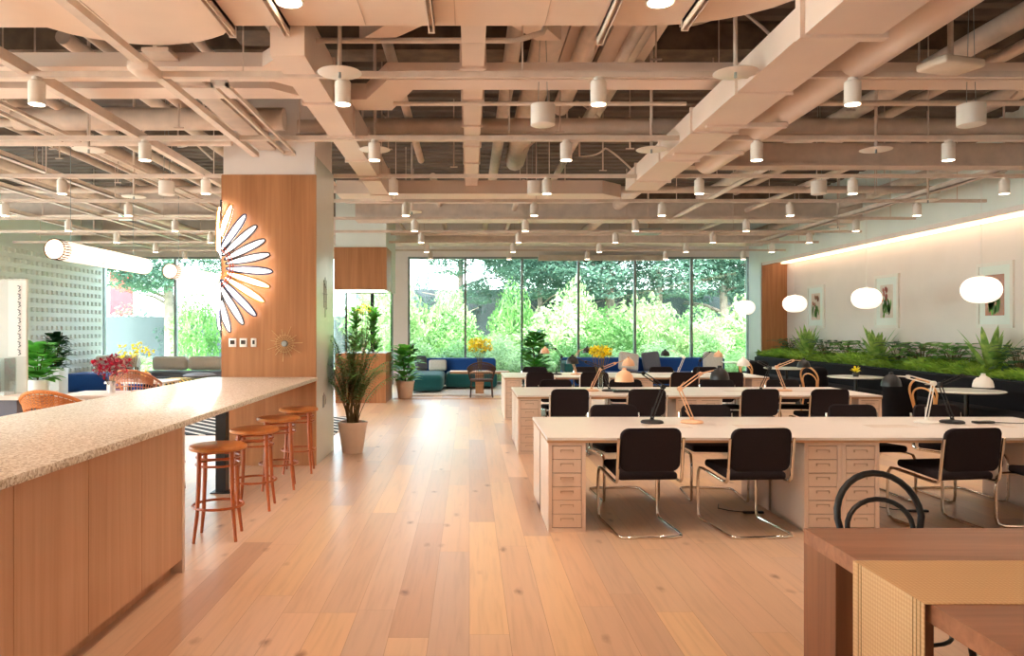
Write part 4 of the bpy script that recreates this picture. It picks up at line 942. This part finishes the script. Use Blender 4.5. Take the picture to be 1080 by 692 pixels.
# plants in case
for i, (x, y, n, m, lab) in enumerate([(-2.5, 16.6, 130, 'leaf', 'leafy green plant at the left of the glass case'), (-2.1, 16.6, 160, 'fig', 'bright green fern at the right of the glass case')]):
    r = random.Random(20 + i); d = thing('case_plant', lab, 'plant', (x, y, 1.061)); lf = MB(); st = MB()
    st.tube([(0, 0, 0), (.03, 0, .4), (-.02, .03, .75)], .015, 6)
    for k in range(n):
        a = r.uniform(0, 2 * PI); z = r.uniform(.02, .7); w_ = .24 if z < .35 else .14; lf.leaf((r.uniform(0, w_ * .6) * math.cos(a), r.uniform(0, w_ * .5) * math.sin(a), z), (math.cos(a), math.sin(a) * .7, .6), (0, 0, 1), .2, .08, .3, 3)
    lf.build('leaves', m, d, sharp=180); st.build('stem', 'bark', d); d.scale = (1, .9, 1.35)
flowers('orange_orchid', 'orange orchid spray standing in the glass case', (-2.28, 16.35, 1.061), 'yellow', 26, .16, .95, .06, 'pot', .12, 31)

# ------------------------------------------------------------------ window lounge
struct(bxyz(-1.7, 7.9, 17.02, 17.3, 0, .012).build('trim_4', 'plyedge'), 'thin pale threshold strip before the window lounge', 'trim')
tag(bxyz(-1.4, 1.2, 17.9, 20.6, 0, .02).build('area_rug', 'rug'), 'pale rug under the teal sofa by the windows', 'rug')
def sofa_block(n, label, x0, x1, y0, y1, z0, z1, mat, r=.08):
    return MB().rbox(x0, x1, y0, y1, z0, z1, r, 4).build(n, mat)
d = thing('corner_sofa', 'blue and teal corner sofa by the garden windows', 'sofa', (0, 0, 0))
MB().rbox(-1.45, .72, 20.55, 20.95, .06, .78, .07, 4).build('backrest', 'blue', d)
MB().rbox(-.62, .72, 19.6, 20.54, .06, .44, .09, 4).build('seat', 'teal', d)
MB().rbox(-1.5, -.64, 18.4, 20.54, .06, .46, .12, 4).build('chaise', 'teal', d)
tag(MB().rbox(-.24, .24, -.06, .06, -.15, .15, .055, 4).build('throw_pillow', 'cream', None, (-.85, 20.42, .60), (-.3, 0, .05)), 'white patterned pillow on the blue corner sofa', 'pillow')
tag(MB().rbox(-.17, .17, -.07, .07, -.2, .2, .06, 4).build('throw_pillow', 'grey', None, (-1.3, 20.38, .66), (-.3, 0, .5)), 'grey blue pillow in the corner of the blue sofa', 'pillow')
d = thing('window_sofa', 'long blue sofa behind the far desk row', 'sofa', (0, 0, 0))
MB().rbox(2.5, 6.9, 20.45, 20.9, .06, .80, .07, 4).build('backrest', 'blue', d)
MB().rbox(2.5, 6.9, 19.5, 20.44, .06, .44, .09, 4).build('seat', 'blue', d)
MB().rbox(2.45, 2.75, 19.5, 20.44, .44, .74, .07, 4).build('armrest', 'teal', d)
tag(MB().rbox(-.27, .27, -.08, .08, -.25, .25, .07, 4).build('throw_pillow', 'cream', None, (4.25, 20.25, .70), (-.3, .15, .1)), 'cream pillow leaning on the long blue sofa', 'pillow')
tag(MB().rbox(-.23, .23, -.07, .07, -.25, .25, .06, 4).build('throw_pillow', 'grey', None, (4.85, 20.25, .72), (-.3, -.12, -.1)), 'dark grey pillow beside the cream pillow on the long sofa', 'pillow')
tag(MB().rbox(-.27, .27, -.08, .08, -.25, .25, .07, 4).build('throw_pillow', 'cream', None, (6.5, 20.25, .70), (-.3, .12, .1)), 'cream pillow at the right end of the long blue sofa', 'pillow')
d = thing('lounge_table', 'low oak table with yellow flowers in the window lounge', 'table', (.25, 18.5, 0))
MB().rbox(-.72, .72, -.3, .3, .50, .55, .01, 2).build('table_top', 'plyedge', d)
MB().box(-.1, .1, -.2, .2, .012, .5).box(-.35, .35, -.25, .25, 0, .012).build('pedestal', 'plyedge', d)
flowers('yellow_flower_vase', 'round yellow bouquet in a glass vase on the lounge table', (.25, 18.45, .551), 'yellow', 130, .3, .62, .085, vh=.3, seed=2, vr=.06)

def rattan_chair(label, loc, rz, mat, legm='stool', sc=1.0):
    d = thing('rattan_armchair', label, 'chair', loc, rz)
    seat = MB().rbox(-.27, .27, -.26, .28, .38, .43, .02, 2).build('seat', mat, d)
    # curved shell : woven barrel back from arm to arm
    n = 24; lo = []; hi = []
    A0, A1 = math.radians(175), math.radians(365)
    mb = MB(); vs = []; fs = []
    for k in range(n + 1):
        a = A0 + (A1 - A0) * k / n; c_, s_ = math.cos(a), math.sin(a); hb = .66 + .17 * max(0, -s_) ** 1.2
        lo.append(Vector((.27 * c_, .27 * s_ + .0, .41))); hi.append(Vector((.33 * c_, .33 * s_ - .02, hb)))
    for k in range(n + 1): mb.tube([lo[k], (lo[k] + hi[k]) / 2 + Vector((0, 0, 0)), hi[k]], .0055, 5)
    for t in (.25, .45, .62, .66, .70, .74, .78, .82, .86, .9):
        mb.tube([lo[k].lerp(hi[k], t) for k in range(3, n - 2)], .007, 5)
    mb.build('woven_back', mat, d)
    MB().tube([Vector((-.27, .27, .42)), Vector((-.31, .24, .6))] + hi + [Vector((.31, .24, .6)), Vector((.27, .27, .42))], .019, 10).build('top_rail', mat, d)
    for sx in (-1, 1):
        for sy in (-1, 1): MB().tube([(sx * .24, sy * .23, .4), (sx * .26, sy * .26, 0)], .016, 8).build('leg', mat, d)
    d.scale = (sc, sc, sc)
    return d
rattan_chair('orange rattan armchair close behind the stone bar', (-4.75, 8.75, 0), .0, 'rattan', sc=1.08)
rattan_chair('pink rattan armchair with its back to us in the left lounge', (-5.55, 12.6, 0), .1, 'rattanpink', sc=1.1)
rattan_chair('dark rattan armchair by the lounge table near the windows', (.28, 17.55, 0), 0, 'rattandark', sc=.98)
def spindle_chair(label, loc, rz):
    d = thing('black_armchair', label, 'chair', loc, rz)
    MB().lathe([(0, .4), (.24, .4), (.25, .43), (0, .44)], 24).build('seat', 'darkmetal', d)
    MB().tube([(.3 * math.cos(a), .3 * math.sin(a), .62 + .2 * max(0, -math.sin(a))) for a in [PI + PI * (k - 2) / 16 for k in range(21)]], .012, 8).build('back_hoop', 'darkmetal', d)
    s = MB()
    for k in range(7):
        a = PI + PI * (k + .5) / 7; s.tube([(.22 * math.cos(a), .22 * math.sin(a), .42), (.3 * math.cos(a), .3 * math.sin(a), .62 + .2 * max(0, -math.sin(a)))], .007, 6)
    s.build('spindles', 'darkmetal', d)
    for sx in (-1, 1):
        for sy in (-1, 1): MB().tube([(sx * .16, sy * .16, .42), (sx * .24, sy * .24, 0)], .012, 8).build('leg', 'darkmetal', d)
spindle_chair('black hoop backed armchair behind the red flowers', (-7.0, 15.2, 0), .5)

# left lounge
def simple_table(label, loc, w, dd, h, mat):
    d = thing('lounge_table', label, 'table', loc)
    MB().rbox(-w / 2, w / 2, -dd / 2, dd / 2, h - .04, h, .01, 2).build('table_top', mat, d)
    for sx in (-1, 1):
        for sy in (-1, 1): MB().box(sx * (w / 2 - .06) - .025, sx * (w / 2 - .06) + .025, sy * (dd / 2 - .06) - .025, sy * (dd / 2 - .06) + .025, 0, h - .04).build('leg', mat, d)
    return d
simple_table('pale table behind the bar holding the red flowers', (-4.75, 10.25, 0), 1.3, .85, .72, 'laminate')
flowers('red_orchid_vase', 'red orchids in a square white vase on the pale table', (-4.83, 10.25, .721), 'red', 60, .24, .36, .075, 'whitepot', .16, 4)
tag(MB().box(-.12, .12, -.08, .08, 0, .035).build('book_stack', 'blind', None, (-4.45, 10.3, .721), (0, 0, .2)), 'closed book on the pale table right of the red flowers', 'book')
tag(MB().box(-.14, .14, -.1, .1, 0, .006).build('magazine', 'paper', None, (-4.95, 9.95, .721), (0, 0, .5)), 'open white magazine on the pale table', 'magazine')
simple_table('low lounge table with yellow flowers and an orange jar', (-6.1, 14.2, 0), 1.1, .8, .62, 'laminate')
flowers('yellow_flower_vase', 'loose yellow orchid spray in the left lounge', (-6.25, 14.2, .621), 'yellow', 26, .32, .56, .09, 'cleargl', .25, 5)
d = thing('orange_jar', 'small lidded orange jar on the low lounge table', 'jar', (-5.95, 13.95, .621))
MB().lathe([(.06, 0), (.1, .04), (.11, .09), (.08, .13)], 20).build('body', 'neonyellow', d); MB().lathe([(.09, .13), (.04, .17), (.012, .18), (.016, .2), (0, .21)], 20).build('lid', 'neonyellow', d)
d = thing('lounge_sofa', 'long pale sofa with beige back cushions under the left windows', 'sofa', (0, 0, 0))
MB().rbox(-8.9, -3.6, 20.3, 21.2, .0, .42, .06, 3).build('seat', 'grey', d)
for i, (a, b) in enumerate([(-8.7, -7.75), (-7.72, -6.75), (-6.72, -5.6)]): MB().rbox(a, b, 20.75, 21.05, .44, .82, .1, 4).build('back_cushion', 'beige', d)
sofa = MB().rbox(-10.1, -9.0, 18.8, 19.8, .0, .46, .1, 4)
tag(sofa.build('square_ottoman', 'blue'), 'royal blue upholstered ottoman beside the tall white planter', 'ottoman')
tag(MB().rbox(-10.2, -9.1, 20.6, 21.1, .0, .85, .1, 4).build('high_back_seat', 'beige'), 'beige padded seat back behind the blue ottoman', 'sofa')
tag(MB().rbox(-8.2, -7.5, 17.3, 18.0, .0, .42, .1, 4).build('square_ottoman', 'blue'), 'small blue ottoman behind the black armchair', 'ottoman')
d = thing('patterned_pouf', 'black bench with a yellow geometric pattern in the left lounge', 'pouf', (0, 0, 0))
MB().rbox(-6.05, -4.45, 14.7, 15.4, .0, .60, .05, 3).build('seat', 'yellowpat', d)
MB().rbox(-6.35, -6.06, 14.7, 15.4, .0, .62, .05, 3).build('end_cushion', 'navy', d)
tag(MB().lathe([(0, -.05), (.25, -.03), (.32, 0), (.25, .04), (0, .06)], 28).build('round_cushion', 'grey', None, (-5.35, 15.05, .66)), 'grey round cushion on the patterned bench', 'cushion')
tag(bxyz(-6.6, -2.02, 11.3, 13.6, 0, .012).build('striped_rug', 'stripes'), 'black rug with white diagonal stripes beyond the column', 'rug')
# grey counter with board and tank, far left
d = thing('side_counter', 'low grey counter at the far left behind the bar', 'counter', (-6.3, 9.2, 0))
MB().box(-1.3, 1.02, -.35, .45, 0, .76).build('body', 'grey', d); MB().box(-1.32, 1.05, -.38, .48, .76, .80).build('top', 'paint', d)
d = thing('display_board', 'white glass board with a column of small vertical script', 'board', (-5.95, 9.35, .80))
MB().box(-1.0, .50, -.02, .02, .0, 1.4).build('panel', 'gloss', d)
MB().box(.28, .50, -.026, -.0205, .45, 1.385).build('text_strip', 'paper', d)
r = random.Random(3); mb = MB()
for k in range(9):
    z = 1.28 - k * .098; x = .42
    mb.tube([(x - .02, -.03, z + .04), (x + .012, -.03, z + .025), (x - .006, -.03, z + .005), (x + .02, -.03, z - .01), (x - .012, -.03, z - .03)], .005, 5)
mb.build('script', 'ink', d)
d = thing('glass_tank', 'clear glass tank with pale stems on the grey counter', 'tank', (-5.85, 9.08, .801))
MB().box(-.5, .36, -.12, -.112, 0, .44).box(-.5, .36, .112, .12, 0, .44).box(.352, .36, -.112, .112, 0, .44).build('glass_walls', 'caseglass', d)
mb = MB()
for k in range(8): mb.tube([(-.4 + k * .09, 0, .01), (-.38 + k * .09 + r.uniform(-.06, .06), r.uniform(-.05, .05), r.uniform(.5, .8))], .006, 6)
mb.build('stems', 'stem', d)
MB().box(-.48, .34, -.1, .1, 0, .03).build('tray', 'whitepot', d)

# ------------------------------------------------------------------ foreground table
d = thing('walnut_table', 'dark walnut table with block legs in the right foreground', 'table', (0, 0, 0))
MB().box(1.42, 3.6, 1.2, 3.22, .69, .75).build('table_top', 'table', d)
MB().box(1.42, 1.80, 2.94, 3.22, 0, .69).build('leg', 'tableleg', d)
MB().box(3.22, 3.6, 2.94, 3.22, 0, .69).build('leg', 'tableleg', d)
MB().box(1.42, 1.62, 1.2, 1.45, 0, .69).build('leg', 'tableleg', d)
MB().box(3.22, 3.6, 1.2, 1.45, 0, .69).build('leg', 'tableleg', d)
mb = MB().box(1.40, 3.3, 2.33, 2.76, .7505, .7535).box(1.396, 1.40, 2.33, 2.76, .30, .7535)
d = thing('table_runner', 'straw coloured woven runner hanging over the walnut table edge', 'runner', (0, 0, 0))
mb.build('cloth', 'runner', d)
for y in (2.345, 2.365, 2.385, 2.70, 2.72): MB().box(1.3945, 1.396, y, y + .003, .30, .754).build('border_thread', 'runnerline', d)
bentwood('bentwood_chair', 'black bentwood chair tucked behind the walnut table', 'darkmetal', (1.975, 3.42, 0), PI + .12)

# ------------------------------------------------------------------ outdoors
GY = YW + .35
struct(bxyz(-60, 60, GY, 90, -.6, -.12).build('ground_outside', 'lawn'), 'bright garden ground beyond the windows', 'ground')
struct(bxyz(-60, XL - .3, -30, GY, -.6, -.12).build('ground_side', 'gravel'), 'pale paving outside the side glazing', 'ground')
struct(bxyz(-14, 9, GY, GY + 1.6, -.12, -.05).build('ground_terrace', 'gravel'), 'pale terrace strip directly outside the windows', 'ground')
tag(bxyz(-22, -5, 33, 33.3, -.12, 2.1).build('garden_fence', 'fence'), 'low grey blue garden wall outside the left windows', 'garden wall')
tag(bxyz(-5, 18, 33.4, 33.7, -.12, 3.3).build('garden_fence', 'fence'), 'high grey garden wall behind the shrubs of the main windows', 'garden wall')
def leafcloud(n, size, seed, shell=.55):
    r = random.Random(seed); mb = MB()
    for k in range(n):
        while True:
            p = Vector((r.uniform(-1, 1), r.uniform(-1, 1), r.uniform(-1, 1)))
            if shell < p.length < 1: break
        lump = 1 + .14 * math.sin(p.x * 7 + seed) * math.cos(p.y * 6) + .12 * math.sin(p.z * 8)
        p = p * lump; a = Vector((r.uniform(-1, 1), r.uniform(-1, 1), r.uniform(-1, 1))).normalized(); b = a.orthogonal().normalized(); s = size * r.uniform(.6, 1.3)
        mb.add([p - a * s, p + b * s * .4, p + a * s, p - b * s * .4], [(0, 1, 2, 3)])
    return mb
PROTO = {}
def foliage(key, n, size, seed, mat, shell=.5):
    if key not in PROTO:
        me = bpy.data.meshes.new('leaves'); c_ = leafcloud(n, size, seed, shell); me.from_pydata(c_.v, [], c_.f); me.materials.append(M[mat]); PROTO[key] = me
    return PROTO[key]
def bush(label, x, y, rx, ry, rz, key, group='garden shrubs outside the windows', zc=None):
    me = foliage(*key); d = thing('garden_shrub', label, 'shrub', (x, y, -.12), rnd.uniform(0, 6), group)
    o = bpy.data.objects.new('leaves', me); col.objects.link(o); o.parent = d; o.scale = (rx, ry, rz); o.location = (0, 0, rz * .9 if zc is None else zc)
    MB().tube([(0, 0, -.05), (.05, 0, rz * .9)], .05, 7).build('stem', 'bark', d)
KA = ('a', 4200, .075, 1, 'outleafa', .35); KB = ('b', 4600, .06, 2, 'outleafb', .35); KC = ('c', 4200, .06, 3, 'outleafc', .3)
i = 0
for (y, z, x0, x1, st_) in [(23.6, .62, -1.6, 9.5, 1.25), (25.6, 1.15, -2.2, 10.5, 1.7), (28.2, 1.65, -3, 12, 2.3)]:
    x = x0
    while x < x1:
        kk = [KA, KB, KA][i % 3]; hz = z * rnd.uniform(.7, 1.2)
        depth = 'front' if y < 24 else 'middle' if y < 27 else 'back'
        bush('dense leafy garden shrub in the %s bank outside the main windows' % depth, x, y + rnd.uniform(-.3, .3), st_ * .72, .8, hz, kk, '%s bank of shrubs outside the main windows' % depth); x += st_; i += 1
bush('tall rounded green shrub outside the left windows beside the column', -9.9, 27.5, .85, .9, 1.6, KB)
for x in (-12.5, -14.2, -8.6, -7.2): bush('low pale shrub along the foot of the left windows', x * .85, 24.0, .9, .6, .45, KA, 'low shrubs outside the left windows')
def tree(label, x, y, h, r, crowns, key=KC):
    d = thing('garden_tree', label, 'tree', (x, y, -.12), group='garden trees')
    tr = MB(); lean = rnd.uniform(-.25, .25)
    tr.tube([(0, 0, -.1), (lean * .4, 0, h * .3), (lean, 0, h * .62), (lean * 1.2, 0, h)], [r, r * .85, r * .65, r * .3], 10)
    for k in range(7):
        a = rnd.uniform(0, 2 * PI); z = h * rnd.uniform(.28, .8); L = rnd.uniform(1, 2.2)
        tr.tube([(lean * z / h, 0, z), (math.cos(a) * L * .5, math.sin(a) * L * .5, z + .35), (math.cos(a) * L, math.sin(a) * L, z + .5)], [r * .3, r * .2, r * .08], 6)
    tr.build('trunk', 'bark', d)
    me = foliage(*key)
    for (dx, dz, s) in crowns:
        o = bpy.data.objects.new('crown', me); col.objects.link(o); o.parent = d; o.scale = (s, s * .8, s * .55); o.location = (dx, rnd.uniform(-.5, .5), dz); o.rotation_euler = (0, 0, rnd.uniform(0, 6))
for x in range(-4, 15, 2): bush('dark hedge clump along the top of the high garden wall', x + rnd.uniform(-.3, .3), 34.4, 1.5, .8, 2.0, KC, 'hedge above the high garden wall', 2.2)
for x in range(-21, -6, 2): bush('dark hedge clump along the low garden wall', x + rnd.uniform(-.3, .3), 34.2, 1.5, .7, 1.3, KC, 'hedge above the low garden wall', 1.3)
def cr(n, h): return [(rnd.uniform(-2, 2), rnd.uniform(h * .45, h), rnd.uniform(1.0, 1.9)) for _ in range(n)]
for x, y, h, r, lab in [(2.9, 30.5, 7.5, .13, 'slender pale tree trunk behind the second window pane'), (4.3, 31, 8, .2, 'thicker tree trunk seen in the middle panes'), (5.9, 31.5, 8, .24, 'grey tree trunk behind the fourth window pane'), (7.8, 31, 8, .16, 'pale tree trunk behind the fifth window pane'),
                        (10.2, 30, 7, .2, 'leafy tree beyond the right hand window pane'), (-.4, 31, 7, .15, 'thin tree beyond the first window pane'), (-11.8, 30, 8, .24, 'bare armed pine outside the left windows'), (-14.0, 29, 7, .12, 'thin pale trunk outside the left windows')]:
    tree(lab, x, y, h, r, cr(7 if x < -5 else 4 if x < 2 else 8, h))
tag(MB().box(-16.6, -15.6, 35, 35.2, 2.2, 4.2).box(-16.15, -16.05, 35.05, 35.15, -.12, 2.2).build('red_banner', 'redsign'), 'red banner standing far outside the left windows', 'banner')

# ------------------------------------------------------------------ light, world, camera
w = bpy.data.worlds.new('world'); scene.world = w; w.use_nodes = True
nt = w.node_tree; bg = nt.nodes['Background']
sky = nt.nodes.new('ShaderNodeTexSky'); sky.sky_type = 'NISHITA'; sky.sun_disc = False; sky.sun_elevation = math.radians(52); sky.sun_rotation = math.radians(200); sky.air_density = 1.0; sky.dust_density = 4.0; sky.ozone_density = 1.0
mixn = nt.nodes.new('ShaderNodeMix'); mixn.data_type = 'RGBA'; mixn.inputs['Factor'].default_value = .75; mixn.inputs[7].default_value = (.90, .98, 1.0, 1)
nt.links.new(sky.outputs[0], mixn.inputs[6]); nt.links.new(mixn.outputs[2], bg.inputs[0]); bg.inputs[1].default_value = 8.5
s = light('sun', 'SUN', (0, -10, 30), 11.0, (1.0, .97, .9), rot=(math.radians(38), 0, math.radians(-18)), angle=math.radians(1.5))

cd = bpy.data.cameras.new('camera'); cam = bpy.data.objects.new('camera', cd); col.objects.link(cam)
cam.location = (0, 0, 1.6); cam.rotation_euler = (PI / 2, 0, 0); cd.sensor_width = 36; cd.lens = 800 / 1080 * 36; cd.shift_x = 45 / 1080; cd.clip_end = 300
scene.camera = cam
vs = scene.view_settings; vs.view_transform = 'Standard'; vs.look = 'None'; vs.gamma = 1; vs.use_curve_mapping = False; vs.exposure = 0.0
